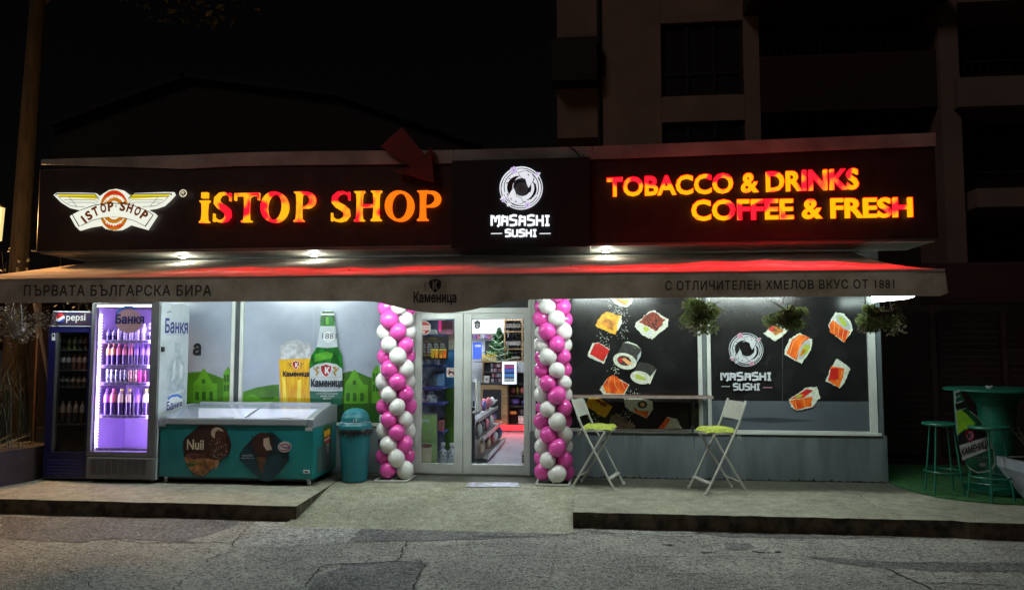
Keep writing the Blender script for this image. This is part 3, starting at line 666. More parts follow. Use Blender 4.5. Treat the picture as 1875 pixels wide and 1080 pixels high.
def ringlogo(b, cx, cz, r, y0, y1, mw, md, mp, thick):
    e = .0012
    b.ribbon(arc(cx, cz, r*.97, r*.97, 0, 360, 40)[:-1], r*.035, y0, y1, mw, True)
    b.ribbon(arc(cx+.0*r, cz-.0*r, r*.69, r*.68, 0, 360, 40)[:-1], r*.42, y0-e, y1, mw, True)
    # two swimming bodies: pale crescents into the eye, dark gaps and scale marks
    b.ribbon(arc(cx+.02*r, cz+.02*r, r*.43, r*.47, 150, 330, 20), [r*.02+r*.12*math.sin(PI*k/20) for k in range(21)], y0-2*e, y1 if thick else None, mw)
    b.ribbon(arc(cx, cz, r*.52, r*.54, 95, 245, 16), [r*.01+r*.24*math.sin(PI*k/16) for k in range(17)], y0-3*e, None, md)
    b.ribbon(arc(cx+.08*r, cz-.06*r, r*.58, r*.55, -75, 45, 14), [r*.01+r*.11*math.sin(PI*k/14) for k in range(15)], y0-3*e, None, md)
    b.ribbon(arc(cx-.05*r, cz+.05*r, r*.72, r*.7, 100, 200, 14), r*.035, y0-3*e, None, md)
    b.ribbon(arc(cx, cz, r*.84, r*.84, 200, 330, 18), r*.035, y0-3*e, None, md)
    b.ribbon(arc(cx, cz, r*.80, r*.82, -25, 70, 14), r*.04, y0-3*e, None, md)
    b.ribbon(arc(cx, cz, r*.90, r*.90, 20, 175, 18), r*.03, y0-3*e, None, md)
    for rot in (0, PI):
        c0, s0 = math.cos(rot)*r, math.sin(rot)*r
        bl = [(-.12, .70), (.2, .80), (.5, .66), (.62, .42), (.5, .2), (.34, -.04), (.24, .2), (.2, .38), (-.02, .48)]
        b.prism([(cx+x_*c0-z_*s0, cz+x_*s0+z_*c0) for x_, z_ in bl], y0-3.4*e-.0002*rot, None, mw)
        b.ribbon([(cx+x_*c0-z_*s0, cz+x_*s0+z_*c0) for x_, z_ in bl], r*.022, y0-3.7*e-.0002*rot, None, md, True)
    for a in (10, 32, 60, 205, 228, 250, 285, 310, 140, 160):
        x, z = cx+r*.68*math.cos(R(a)), cz+r*.68*math.sin(R(a)); b.ell(x, z, r*.055, r*.025, y0-4*e, None, md, 8, R(a+60))
    for a, s_ in ((38, .2), (-152, .17), (-128, .13)):   # fins past the rim
        x, z = cx+r*.92*math.cos(R(a)), cz+r*.92*math.sin(R(a)); d = R(a)
        b.prism([(x+r*s_*math.cos(d), z+r*s_*math.sin(d)), (x+r*.14*math.cos(d+2.2), z+r*.14*math.sin(d+2.2)), (x+r*.14*math.cos(d-2.2), z+r*.14*math.sin(d-2.2))], y0-5*e, y1 if thick else None, mw)
    for (a, rr, fs) in ((112, .88, .16), (40, .95, .09), (290, .86, .13), (215, .98, .09)):
        x, z = cx+r*rr*math.cos(R(a)), cz+r*rr*math.sin(R(a))
        for k in range(5): b.ell(x+r*fs*.6*math.cos(k*1.2566+a), z+r*fs*.6*math.sin(k*1.2566+a), r*fs*.5, r*fs*.5, y0-6*e-.0004*k, None, mp, 10)
        b.ell(x, z, r*fs*.2, r*fs*.2, y0-7.5*e, None, md, 8)
M_lw = mat('print_logo_white', (.58, .62, .66), .4, noise=.1)
yl = P.y()-.002; c_ = at(1366, 640, yl); r_ = (at(1398, 640, yl)[0]-at(1334, 640, yl)[0])/2
ringlogo(P.b, c_[0], c_[1], r_, yl, None, M_lw, M_vb, M_pink, False)
blocktext(P.b, 'MASASHI', px_fn(1321, 1412, 682, 696, yl), yl, None, M_lw, .026)
blocktext(P.b, 'SUSHI', px_fn(1343, 1391, 702, 714, yl), yl, None, M_lw, .021)
P.line([(1320, 707), (1336, 707)], .008, M_lw); P.line([(1396, 709), (1413, 709)], .008, M_pink)
P.b.build('window_pane', wf[3])
# window sills
w = MB(); w.box(1.46, -.085, .577, 3.61, -.062, .612, M_white); w.build('window_sill', wf[3], bevel=.004)
w = MB(); w.box(-.45, -.085, .577, 1.45, -.062, .595, mat('dark_sill', (.1, .11, .11), .4)); w.build('window_sill', wf[2], bevel=.004)
# ---- double door
zt = 2.13
w = MB(); w.box(-2.435, -.05, 0, -2.33, .07, 2.6, M_white); w.box(-.796, -.05, 0, -.76, .07, 2.6, M_white)
w.box(-2.33, -.05, zt, -.797, .07, zt+.07, M_white); w.box(-2.33, -.045, 2.53, -.797, .065, 2.6, M_white)
w.box(-2.33, -.03, 0, -.797, .06, .012, M_steel)
df = w.build('door_frame', shop, bevel=.005)
M_glass = glassy('clear_glass')
w = MB(); w.box(-2.325, .0, zt+.072, -.80, .008, 2.528, mat('dark_transom_glass', (.05, .06, .065), .15, noise=.1)); w.build('transom_pane', df)
def leaf(x0, x1, hl):
    f = MB(); sl_, sr, st, sb = (.09, .115, .07, .125) if not hl else (.105, .06, .07, .125)
    f.box(x0, -.035, .015, x0+sl_, .03, zt-.005, M_white); f.box(x1-sr, -.035, .015, x1, .03, zt-.005, M_white)
    f.box(x0+sl_, -.032, .015, x1-sr, .027, .015+sb, M_white); f.box(x0+sl_, -.032, zt-.005-st, x1-sr, .027, zt-.005, M_white)
    d = f.build('door', shop, bevel=.004)
    q = MB(); q.box(x0+sl_, -.004, .015+sb, x1-sr, .004, zt-.005-st, M_glass); q.build('door_pane', d)
    return d
dl = leaf(-2.325, -1.674, 0); dr = leaf(-1.666, -.80, 1)
hx = at(866, 700, -.1)[0]
h = MB(); z0, z1 = at(0, 740, -.1)[1], 1.28
for yy, s_ in ((-.05, -1), (.045, 1)):
    h.tube([(hx, yy, 1.23), (hx+.02, yy+s_*.05, 1.235), (hx+.05, yy+s_*.075, 1.21), (hx+.055, yy+s_*.078, 1.0), (hx+.05, yy+s_*.075, .84), (hx+.02, yy+s_*.05, .82), (hx, yy, .82)], .016, mat('handle_white', (.8, .8, .78), .3), 10)
h.build('door_handle', dr)
h = MB(); h.box(hx-.012, -.05, .89, hx+.012, -.037, .97, M_dark); h.build('lock', dr)
# stickers on the glass
P = Print(-.0065); M_st = mat('sticker_white', (.65, .65, .62), .5); M_sr = mat('sticker_red', (.42, .03, .025), .5)
P.poly([(818, 690), (818, 673), (835, 673), (835, 690)], M_st)
P.b.ribbon([(q_[0], q_[1]) for q_ in WP([(826.5+6.5*math.cos(t), 681.5+6.5*math.sin(t)) for t in [2*PI*k/24 for k in range(24)]], P.Y)], .008, P.y(), None, M_sr, True)
P.poly([(821, 684), (822, 679), (824, 677), (826, 679), (831, 680), (832, 685), (830, 685), (829, 682.5), (825, 682.5), (824, 685), (822.5, 685)], M_ink); P.line([(821.5, 677), (831.5, 686)], .007, M_sr)
oc = [(776+13.5*math.cos(R(22.5+45*k)), 600+13.5*math.sin(R(22.5+45*k))) for k in range(8)]
P.poly(oc, M_st); P.poly([(776+(x-776)*.9, 600+(y_-600)*.9) for x, y_ in oc], M_sr); P.poly([(765, 604), (765, 596), (787, 596), (787, 604)], M_st)
P.txt('В КУСНО', 767, 785, 597.5, 602.5, M_sr, bold=.02); P.el(776, 608, 2.5, 2.5, M_st)
P.b.build('sticker', dl)
P = Print(-.0065)
P.poly([(868, 589), (874, 586), (880, 589), (879, 600), (874, 603), (869, 600)], mat('sticker_badge', (.08, .09, .1), .4)); P.line([(870, 594), (878, 594)], .01, M_st); P.el(874, 598, 2, 2, M_st)
P.poly([(955, 848), (955, 826), (963, 826), (963, 848)], M_st)
for k in range(3): P.poly([(956, 846-k*5), (956, 842.5-k*5), (962, 842.5-k*5), (962, 846-k*5)], M_ink)
for k in range(3): P.line([(959, 812+k*5), (959, 815+k*5)], .018, M_st)
P.b.build('sticker', dr)

# ---------------------------------------------------------------- fascia signs
YS = -.85
sign1 = thing('fascia_sign', 'long dark sign board on the left with a winged badge and red lit letters', 'sign', (-4.45, YS, 2.93))
xm0, xm1 = at(829, 400, YS)[0], at(1081, 400, YS)[0]
w = MB(); w.box(-7.22, YS, 2.93, xm0-.004, -.03, 4.02, M_fasc); w.build('board', sign1, bevel=.006)
w = MB()
for x in (-5.9, -4.5, -3.1): w.box(x-.0015, YS-.0015, 2.94, x+.0015, YS-.0005, 4.0, M_black)
w.build('board_seam', sign1)
w = MB(); w.box(-7.215, YS-.012, 2.915, xm0-.006, YS-.001, 2.932, M_steel); w.build('trim', sign1)
sign2 = thing('fascia_sign', 'dark sign board on the right with two lines of red and yellow lit capitals', 'sign', (2.02, YS, 2.93))
w = MB(); w.box(xm1+.004, YS, 2.93, 4.02, -.03, 4.04, M_fasc)
w.build('board', sign2, bevel=.006)
w = MB()
for x in (1.4, 2.7): w.box(x-.0015, YS-.0015, 2.94, x+.0015, YS-.0005, 4.0, M_black)
w.build('board_seam', sign2)
w = MB(); w.box(xm1+.006, YS-.012, 2.915, 4.015, YS-.001, 2.932, M_steel); w.build('trim', sign2)
sign3 = thing('sushi_sign', 'black square light box with a white glowing ring logo between the two long boards', 'sign', ((xm0+xm1)/2, YS-.1, 2.92))
w = MB(); w.box(xm0+.004, YS-.1, at(950, 453, YS-.1)[1], xm1-.004, -.03, at(950, 291, YS-.1)[1], mat('lightbox_black', (.014, .015, .018), .38)); w.build('light_box', sign3, bevel=.006)
# letters of the left board, drawn as strokes
def U(x0, x1, zt_, zb, Yf):
    a, b = at(x0, zb, Yf), at(x1, zt_, Yf); return lambda u, v: (a[0]+(b[0]-a[0])*u, a[1]+(b[1]-a[1])*v)
YL, YB = YS-.075, YS-.03
RED, ORA = (1, .006, .02), (1, .36, .006)
def letter(ch, x0, x1, zt_, zb, gm):
    f = U(x0, x1, zt_, zb, YL); b = MB(); sx = abs(f(1, 0)[0]-f(0, 0)[0]); H = f(0, 1)[1]-f(0, 0)[1]
    k = [0]
    def rb(pts, w_, **kw): k[0] += 1; b.ribbon([f(*q_) for q_ in pts], w_, YL-.0015*k[0], YB, gm, **kw)
    def bx(u0, v0, u1, v1): k[0] += 1; p0, p1 = f(u0, v0), f(u1, v1); b.box(p0[0], YL-.0015*k[0], p0[1], p1[0], YB, p1[1], gm)
    def stem(u0, u1, v0=0, v1=1, fl=.07):
        k[0] += 1; c = (u1-u0)*.08
        b.prism([f(*q_) for q_ in [(u0-fl, v0), (u1+fl, v0), (u1+fl, v0+.035), (u1, v0+.09), (u1-c, v0+.3), (u1-c, v1-.3), (u1, v1-.09), (u1+fl, v1-.035), (u1+fl, v1), (u0-fl, v1), (u0-fl, v1-.035), (u0, v1-.09), (u0+c, v1-.3), (u0+c, v0+.3), (u0, v0+.09), (u0-fl, v0+.035)]], YL-.0015*k[0], YB, gm)
    if ch == 'i': stem(.28, .84, 0, .72, .18); bx(.26, .80, .84, .98)
    if ch == 'S':
        pts = [(.93, .80), (.84, .90), (.62, .955), (.38, .93), (.20, .80), (.20, .66), (.36, .55), (.58, .47), (.78, .36), (.82, .22), (.70, .10), (.48, .045), (.24, .07), (.08, .17)]
        rb(pts, [H*q_ for q_ in (.05, .065, .07, .10, .15, .18, .2, .21, .2, .18, .13, .08, .065, .06)]); bx(.88, .70, .94, .96); bx(.05, .04, .11, .30)
    if ch == 'T': stem(.39, .61, 0, .92, .1); bx(.02, .89, .98, .985); bx(.02, .74, .07, .89); bx(.93, .74, .98, .89)
    if ch == 'O':
        pts = []; ws = []
        for q_ in range(36):
            a = 2*PI*q_/36; ws.append(H*(.075+.145*abs(math.cos(a+.15))**1.5)); pts.append((.5+.40*math.cos(a), .5+.455*math.sin(a)))
        rb(pts, ws, closed=True)
    if ch == 'P':
        stem(.14, .40, 0, 1, .09); pts = [(.40, .94)]+[(.50+.36*math.cos(R(a)), .71+.235*math.sin(R(a))) for a in range(80, -91, -17)]+[(.42, .475)]
        rb(pts, [H*.055]+[H*(.055+.15*max(0, math.cos(R(a)))) for a in range(80, -91, -17)]+[H*.07])
    if ch == 'H': stem(.10, .32); stem(.68, .90); bx(.30, .46, .70, .55)
    return b.build('letter', sign1)
for i, (ch, a, b_, t_, bt) in enumerate([('i', 362, 383, 351, 408), ('S', 388, 424, 351, 408), ('T', 427, 475, 352, 407), ('O', 477, 527, 350, 408), ('P', 535, 578, 350, 406),
                                 ('S', 604, 642, 349, 407), ('H', 646, 700, 349, 405), ('O', 705, 757, 348, 406), ('P', 761, 808, 348, 404)]):
    gm = glow2('letter_glow_%d' % i, RED, ORA, 1.6, 1.5, 4.5, i*2.3, .42, .54) if i < 7 else emis('letter_glow_orange', (1, .16, .004), 1.35)
    letter(ch, a, b_, t_, bt, gm)
# red light spilling from the letter backs onto the board
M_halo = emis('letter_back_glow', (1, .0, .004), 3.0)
# letters of the right board
gmA = glow2('letter_glow_upper', (1, .012, .03), (1, .48, .003), 1.4, 1.1, 3.4, 5, .43, .50); gmB = glow2('letter_glow_lower', (1, .012, .03), (1, .52, .003), 1.4, 1.1, 3.0, 13, .38, .44)
w = MB(); w.text('TOBACCO & DRINKS', px_fn(1112, 1573, 326, 360, YL, YB, 308, 346), gmA, bold=.015, depth=True); w.build('lettering', sign2)
w = MB(); w.text('COFFEE & FRESH', px_fn(1267, 1672, 366, 404, YL, YB, 361, 397), gmB, bold=.015, depth=True); w.build('lettering', sign2)
def redlight(par, pts, e):  # added unseen spots that throw the letters' red light onto the awning
    for (x, z) in pts:
        L = bpy.data.lights.new('letter_light', 'SPOT'); L.energy = e; L.color = (1, .006, .015); L.spot_size = R(96); L.spot_blend = .45; L.shadow_soft_size = 0
        q = bpy.data.objects.new('letter_light', L); COL.objects.link(q); q.parent = par; pl_ = _loc[par.name]; q.location = (x-pl_[0], YL-.03-pl_[1], z-pl_[2]); q.rotation_euler = (R(-50), 0, 0)
redlight(sign1, [at(px_, 380, YL) for px_ in (405, 470, 540, 625, 690, 760, 800)], 34)
redlight(sign2, [at(px_, 345, YL) for px_ in (1115, 1190, 1260, 1360, 1460)]+[at(px_, 385, YL) for px_ in (1300, 1370, 1430, 1480, 1510)], 80)
# neon edge line behind the letters, glowing on the board
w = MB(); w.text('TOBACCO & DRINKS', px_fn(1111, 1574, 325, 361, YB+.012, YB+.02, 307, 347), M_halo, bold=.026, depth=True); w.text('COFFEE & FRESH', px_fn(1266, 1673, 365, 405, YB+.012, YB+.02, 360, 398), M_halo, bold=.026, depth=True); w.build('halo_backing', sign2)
w = MB(); w.text('®', px_fn(328, 342, 347, 361, YL), emis('badge_glow_cream', (1, .9, .62), .9), bold=.01); w.build('trademark_letter', sign1)
# winged badge
M_bw = emis('badge_glow_white', (.95, 1, .86), .85); M_br = emis('badge_red', (.75, .03, .01), .75); M_bo = emis('badge_orange', (.62, .22, .01), .7); M_bk = mat('badge_dark_line', (.03, .004, .002), .5); M_byl = emis('badge_yellow', (.75, .62, .02), .9)
M_brn = emis('badge_brown_letter', (.25, .045, .005), .4)
wing = [(98, 357), (104, 353), (150, 353), (175, 354), (182, 360), (190, 354), (200, 348), (213, 346), (226, 349), (236, 357), (240, 360), (246, 354), (300, 352), (318, 352), (320, 357), (310, 368), (300, 377), (285, 382), (270, 384), (282, 390), (287, 395), (270, 421), (256, 417), (238, 412), (232, 416), (222, 421), (207, 422), (193, 419), (186, 413), (166, 416), (146, 422), (138, 414), (128, 396), (136, 390), (146, 385), (128, 381), (112, 371)]
P = Print(YL+.02); P.b.prism(WP(wing, YL+.02), YL+.02, YB, M_bw)
P.el(209, 385, 27, 37, M_bo); P.poly([(186, 368), (192, 357), (204, 350), (215, 350), (227, 357), (233, 368), (224, 360), (209, 355), (194, 360)], M_br)
P.poly([(189, 408), (200, 416), (220, 416), (229, 408), (222, 411), (209, 413), (196, 411)], M_br)
P.b.ribbon(WP([(209+22*math.cos(t), 385+26*math.sin(t)) for t in [2*PI*k/30 for k in range(30)]], P.Y), .012, P.y(), None, M_bw, True)
P.el(209, 385, 13, 17, M_bw); P.b.ribbon(WP([(209+9*math.cos(t), 385+13*math.sin(t)) for t in [2*PI*k/20 for k in range(20)]], P.Y), .006, P.y(), None, M_bo, True)
for sg in (-1, 1):
    def m_(pts): return [(209+sg*(x-209) if sg < 0 else x, y_) for x, y_ in pts]
    P.poly(m_([(240, 357), (312, 356), (309, 361), (240, 365)]), M_byl)
    P.line(m_([(236, 364), (244, 356), (314, 355), (316, 358)]), .012, M_bk)
    P.line(m_([(236, 368), (242, 361), (309, 361)]), .006, M_bk); P.line(m_([(238, 371), (244, 366), (300, 366)]), .006, M_bk)
    P.line(m_([(240, 374), (248, 371), (294, 371)]), .006, M_bk); P.line(m_([(262, 379), (284, 378)]), .006, M_bk)
    P.line(m_([(290, 362), (284, 369), (277, 378)]), .006, M_bk); P.line(m_([(314, 357), (300, 370), (288, 377), (276, 379)]), .006, M_bk)
ban = [(133, 393), (146, 386), (170, 377), (190, 373), (209, 372), (228, 373), (248, 377), (272, 386), (283, 394), (268, 416), (250, 406), (230, 399), (209, 397), (188, 399), (166, 405), (146, 416)]
P.poly(ban, M_bk); P.poly([(209+(x-209)*.975, 395+(y_-395)*.93) for x, y_ in ban], M_bw)
P.line([(150, 414), (172, 404), (190, 400)], .006, M_bk); P.line([(266, 414), (246, 404), (228, 400)], .006, M_bk)
yb = P.y(); cc = at(209, 470, yb); s_ = (at(309, 470, yb)[0]-cc[0])/100
for ch, a in zip('iSTOP·SHOP', (-42, -34.5, -25.5, -15.5, -6.5, 0, 8, 17, 27, 36.5)):
    rad = 84*s_; th = R(90-a); wd = {'i': 4.6, '·': 3}.get(ch, 11)*s_; hh = (17 if ch != '·' else 2.5)*s_; r0 = rad+(0 if ch != '·' else 7*s_)
    def fn(u, v, d, th=th, wd=wd, hh=hh, r0=r0):
        x = (u-.5)*wd; z = r0-4*s_+v*hh; return (cc[0]+math.cos(th)*z+math.sin(th)*x, yb, cc[1]+math.sin(th)*z-math.cos(th)*x)
    P.b.text(ch, fn, M_brn, bold=.04)
yb = P.y(); cc = at(209, 385, yb)
for word, sg, r0, a0, a1 in (('TOBACCO & DRINKS', 1, 17.5, 140, 40), ('EXPERTS', -1, 22, 235, 305)):
    for k, ch in enumerate(word):
        if ch == ' ': continue
        th = R(a0+(a1-a0)*k/(len(word)-1)); h_ = 4.5*s_*sg
        def fn(u, v, d, th=th, h_=h_, r0=r0, sg=sg):
            x = (u-.5)*3*s_*sg; z = r0*s_*1.1+v*h_; return (cc[0]+math.cos(th)*z+math.sin(th)*x, yb, cc[1]+math.sin(th)*z*1.15-math.cos(th)*x)
        P.b.text(ch, fn, M_bw, bold=.03)
P.b.build('winged_badge', sign1)
# ring logo and words of the sushi sign
M_sw = emis('sushi_sign_glow', (.88, .93, 1), .82); M_swt = emis('sushi_text_glow', (.90, .95, 1), 1.25); M_sd = mat('sushi_sign_gap', (.05, .05, .055), .5); M_sp = emis('sushi_flower_glow', (.72, .62, .95), .8)
w = MB(); yl = YS-.135; c_ = at(954, 344, yl); r_ = (at(994, 344, yl)[0]-at(914, 344, yl)[0])/2
ringlogo(w, c_[0], c_[1], r_, yl, YS-.105, M_sw, M_sd, M_sp, True); w.ell(c_[0], c_[1]-.01, r_*.3, r_*.32, YS-.103, None, mat('logo_hole_grey', (.1, .1, .1), .5)); w.build('ring_logo', sign3)
w = MB(); blocktext(w, 'MASASHI', px_fn(900, 1006, 394, 413, yl), yl, YS-.115, M_swt, .024); blocktext(w, 'SUSHI', px_fn(925, 982, 420, 433, yl), yl, YS-.115, M_swt, .020)
for a, b_ in ((899, 919), (988, 1008)):
    p0, p1 = at(a, 428, yl), at(b_, 425, yl); w.box(p0[0], yl, p0[1], p1[0], YS-.115, p1[1]-.012, M_swt)
w.build('lettering', sign3)
w = MB()
for x in (939, 961):
    p0 = at(x, 452, YS-.08)[0]; w.tube([(p0, YS-.09, 2.93), (p0+.004, YS-.06, 2.84), (p0-.01, YS+.1, 2.80)], .004, M_dark, 6)
w.build('cable', sign3)
w = MB()
for k_, (pp) in enumerate(([(1040, 268), (1052, 274), (1060, 284), (1066, 292)], [(1066, 285), (1074, 290), (1082, 289)])):
    w.tube([(at(a, c, -.9)[0], -.9, at(a, c, -.9)[1]) for a, c in pp], .006, M_dark, 6)
w.build('roof_cable', label='black cable hanging over the metal flashing right of the sushi sign', cat='cable')
# arrow on the roof edge
w = MB(); w.prism(WP([(735, 233), (697, 268), (752, 306), (722, 312), (794, 332), (789, 270), (778, 283)], -.99), -.99, -.9, mat('arrow_red_paint', (.13, .003, .004), .55, noise=.25))
w.bar((at(776, 300, -.9)[0], -.9, at(776, 300, -.9)[1]), (at(776, 300, -.9)[0], -.8, 4.0), .04, .04, M_dark)
w.build('roof_arrow', label='dark red arrow standing on the roof edge and pointing down right', cat='sign', bevel=.004)

# ---------------------------------------------------------------- awning
M_can = cloth('canopy_fabric', (.58, .49, .43), (.36, .30, .26), .07, 2.2); M_val = cloth('valance_fabric', (.33, .27, .22), (.19, .145, .105), .09, 2.6)
awn = thing('awning', 'long faded beige awning with a scalloped printed valance over the shop front', 'awning', (-1.8, -1.3, 2.4))
XA0, XA1, YF, ZF, YBk, ZBk = -7.0, 3.31, -2.5, 2.408, -.2, 2.85
nx, ny = 150, 16; V = []
seams = [-6.1, -4.7, -3.0, -1.4, .3, 1.9]
for j in range(ny+1):
    t = j/ny
    for i in range(nx+1):
        x = XA0+(XA1-XA0)*i/nx; yv = YBk+(YF-YBk)*t; z = ZBk+(ZF-ZBk)*t
        z -= .035*math.sin(PI*t)*(1+.4*math.sin(x*2.1+1)); z += .006*math.sin(x*9+t*5)*math.sin(PI*t)
        for s0 in seams: z += .014*math.exp(-((x-s0+.9*(t-.5))/.035)**2)*math.sin(PI*t)
        V.append((x, yv, z))
w = MB(); w.add(V, [(j*(nx+1)+i, (j+1)*(nx+1)+i, (j+1)*(nx+1)+i+1, j*(nx+1)+i+1) for j in range(ny) for i in range(nx)], M_can, True); w.build('canopy', awn)
# valance with its scallop
bp = [(-9, 554), (600, 551), (660, 550.5), (690, 552), (715, 558), (745, 566), (775, 571), (800, 572.5), (830, 572), (860, 568), (895, 560), (930, 552), (960, 548.5), (1000, 547), (1200, 545), (1690, 541.5)]
bx_ = [(at(a, b_, YF)) for a, b_ in bp]
def zbot(x):
    for i in range(len(bx_)-1):
        if bx_[i][0] <= x <= bx_[i+1][0]:
            t = (x-bx_[i][0])/(bx_[i+1][0]-bx_[i][0]); t = t; return bx_[i][1]*(1-t)+bx_[i+1][1]*t
    return bx_[0][1] if x < bx_[0][0] else bx_[-1][1]
V = []; nx = 220; nz = 8
for j in range(nz+1):
    for i in range(nx+1):
        x = XA0+(XA1-XA0)*i/nx; zb = zbot(x)
        if x > XA1-.03: zb += .03*((x-(XA1-.03))/.03)**2
        t = j/nz; z = ZF-.004+(zb-ZF)*t; V.append((x+.025*t*(i == nx), YF-.012-.012*math.sin(x*3.3)*t-.008*math.sin(x*11)*t-.01*t, z))
w = MB(); w.add(V, [(j*(nx+1)+i, (j+1)*(nx+1)+i, (j+1)*(nx+1)+i+1, j*(nx+1)+i+1) for j in range(nz) for i in range(nx)], M_val, True); w.build('valance', awn)
M_vt = mat('valance_ink', (.006, .005, .004), .7)
w = MB(); YT = YF-.052
w.text('ПЪРВАТА БЪЛГАРСКА БИРА', px_fn(43, 387, 521.5, 542, YT), M_vt, bold=.014, spacing=1.12)
w.text('С ОТЛИЧИТЕЛЕН ХМЕЛОВ ВКУС ОТ 1881', px_fn(1218, 1638, 514, 532, YT, None, 511, 528), M_vt, bold=.014, spacing=1.12)
w.text('Каменица', px_fn(757, 836, 534, 558, YT), M_vt, bold=.03)
w.prism(WP([(785, 515), (791, 512), (797, 511), (803, 512), (808, 515), (807, 526), (797, 536), (787, 526)], YT), YT, None, M_vt)
w.text('К', px_fn(792, 802, 514.5, 530, YT-.002), mat('valance_pale', (.34, .3, .25), .8), bold=.05)
for sg in (-1, 1): w.ribbon(WP([(797+sg*14, 518), (797+sg*18, 517), (797+sg*20, 524), (797+sg*17, 527), (797+sg*21, 533)], YT), .014, YT, None, mat('valance_gold', (.2, .15, .08), .8))
w.prism(WP([(1312, 507), (1315, 509), (1316, 526), (1314, 534), (1312, 522)], YT), YT, None, M_pw)
w.build('lettering', awn)
w = MB(); w.box(XA0, YF-.018, ZF-.02, XA1, YF+.03, ZF+.003, mat('awning_bar_white', (.5, .47, .42), .4)); w.build('front_bar', awn, bevel=.004)
for x in (-6.6, -2.2, -.2, 3.05):
    w = MB(); w.tube([(x, -.12, 2.72), (x+.25, -1.25, 2.50), (x, YF+.04, ZF-.02)], .018, M_white, 8); w.build('arm', awn)
w = MB(); w.tube([(XA0, -.19, 2.845), (XA1, -.19, 2.845)], .03, M_soff, 10); w.build('roller', awn)
# left bracket wires
w = MB(); a = at(58, 459, -.84); b_ = at(150, 477, -.3); w.tube([(a[0], -.84, a[1]), (b_[0], -.3, b_[1])], .006, M_steel, 6); w.build('stay_wire', awn)

# ---------------------------------------------------------------- lamps under and above the awning
for i, (px_, lab) in enumerate(((335, 'round soffit lamp glowing above the awning under the winged badge'), (575, 'round soffit lamp glowing above the awning under the red letters'), (1110, 'round soffit lamp glowing above the awning right of the sushi sign'))):
    x, yy = at(px_, 472, -.42)[0], -.42
    o = thing('soffit_lamp', lab, 'lamp', (x, yy, 2.9), 'soffit lamps above the awning')
    m_ = MB(); m_.lathe([(.0, -.002), (.05, -.002), (.055, 0), (.06, -.018), (.062, -.02), (.07, -.012), (.07, 0)], (x, yy, 2.899), M_steel, 20); m_.build('housing', o)
    m_ = MB(); m_.sphere((x, yy, 2.885), .045, emis('soffit_lamp_light', (1, 1, .88), 40), 14, 8, (1, 1, .35)); m_.build('bulb', o)
    L = bpy.data.lights.new('soffit_light', 'POINT'); L.energy = 9; L.shadow_soft_size = .04; L.color = (.96, 1, .84)
    lo = bpy.data.objects.new('soffit_light', L); COL.objects.link(lo); lo.parent = o; lo.location = (0, 0, -.07)
M_tube = emis('tube_lamp_light', (.86, 1, .95), 175)
tubes = [(-6.75, -6.3, 'tube lamp above the blue fridge'), (-4.9, -3.7, 'tube lamp under the awning above the left windows'), (-2.9, -1.7, 'tube lamp under the awning above the door'),
         (-.3, .9, 'tube lamp under the awning above the sushi poster with rolls'), (1.7, 2.9, 'tube lamp under the awning above the sushi logo window')]
for x0, x1, lab in tubes:
    o = thing('tube_lamp', 'white '+lab, 'lamp', ((x0+x1)/2, -1.35, 2.46), 'tube lamps under the awning')
    m_ = MB(); m_.box(x0-.04, -1.40, 2.475, x1+.04, -1.30, 2.52, M_white); m_.build('housing', o, bevel=.006)
    m_ = MB(); m_.tube([(x0, -1.35, 2.455), (x1, -1.35, 2.455)], .02, M_tube, 10); m_.build('tube', o)
    m_ = MB()
    for x in (x0+.1, x1-.1): m_.tube([(x, -1.35, 2.52), (x, -1.35, 2.60)], .006, M_dark, 6)
    m_.build('hanger', o)
# pale fixture that sticks out past the right wall
o = thing('tube_lamp', 'white lamp fixture sticking out past the right corner of the shop', 'lamp', (3.6, -.6, 2.24))
m_ = MB(); m_.prism(WP([(1601, 535), (1675, 535), (1675, 543), (1662, 547), (1602, 553)], -.6), -.6, -.5, mat('fixture_white', (.7, .75, .75), .4, emit=(.8, 1, .95), estr=14)); m_.build('diffuser', o, bevel=.004)
m_ = MB(); m_.box(at(1600, 540, -.6)[0], -.61, 2.33, at(1677, 540, -.6)[0], -.45, 2.36, M_white); m_.build('cover', o)
m_ = MB(); m_.bar((3.58, -.55, 2.38), (3.58, .0, 2.45), .03, .03, M_white); m_.build('bracket', o)

# ================================================================ SHOP INTERIOR
M_iw = mat('shop_inner_wall', (.6, .62, .65), .6); M_ifl = mat('shop_floor_tile', (.42, .42, .47), .22, noise=.15, scale=1.5)
room = MB(); X0, X1, YB_ = -3.3, .5, 6.0
room.box(X0, .14, .002, X1, YB_, .006, M_ifl); room.build('shop_floor', shop)
room = MB(); room.box(X0-.03, .14, 0, X0, YB_, 2.6, M_iw); room.box(X1, .14, 0, X1+.03, YB_, 2.6, M_iw); room.box(X0, YB_, 0, X1, YB_+.03, 2.6, M_iw); room.build('inner_wall', shop)
room = MB(); room.box(X0, .13, 2.61, X1, YB_, 2.64, M_iw); room.build('ceiling', shop)
for i, (x, y_, lab) in enumerate(((-1.75, 1.4, 'flat ceiling lamp inside the shop near the door'), (-1.75, 3.3, 'flat ceiling lamp in the middle of the shop'), (-1.9, 5.0, 'flat ceiling lamp above the shop counter'))):
    o = thing('ceiling_lamp', lab, 'lamp', (x, y_, 2.57), 'flat ceiling lamps inside the shop')
    m_ = MB(); m_.box(x-.62, y_-.17, 2.58, x+.62, y_+.17, 2.605, M_white); m_.build('housing', o)
    m_ = MB(); m_.box(x-.6, y_-.15, 2.57, x+.6, y_+.15, 2.579, emis('ceiling_lamp_light', (.86, .92, 1), 40)); m_.build('diffuser', o)
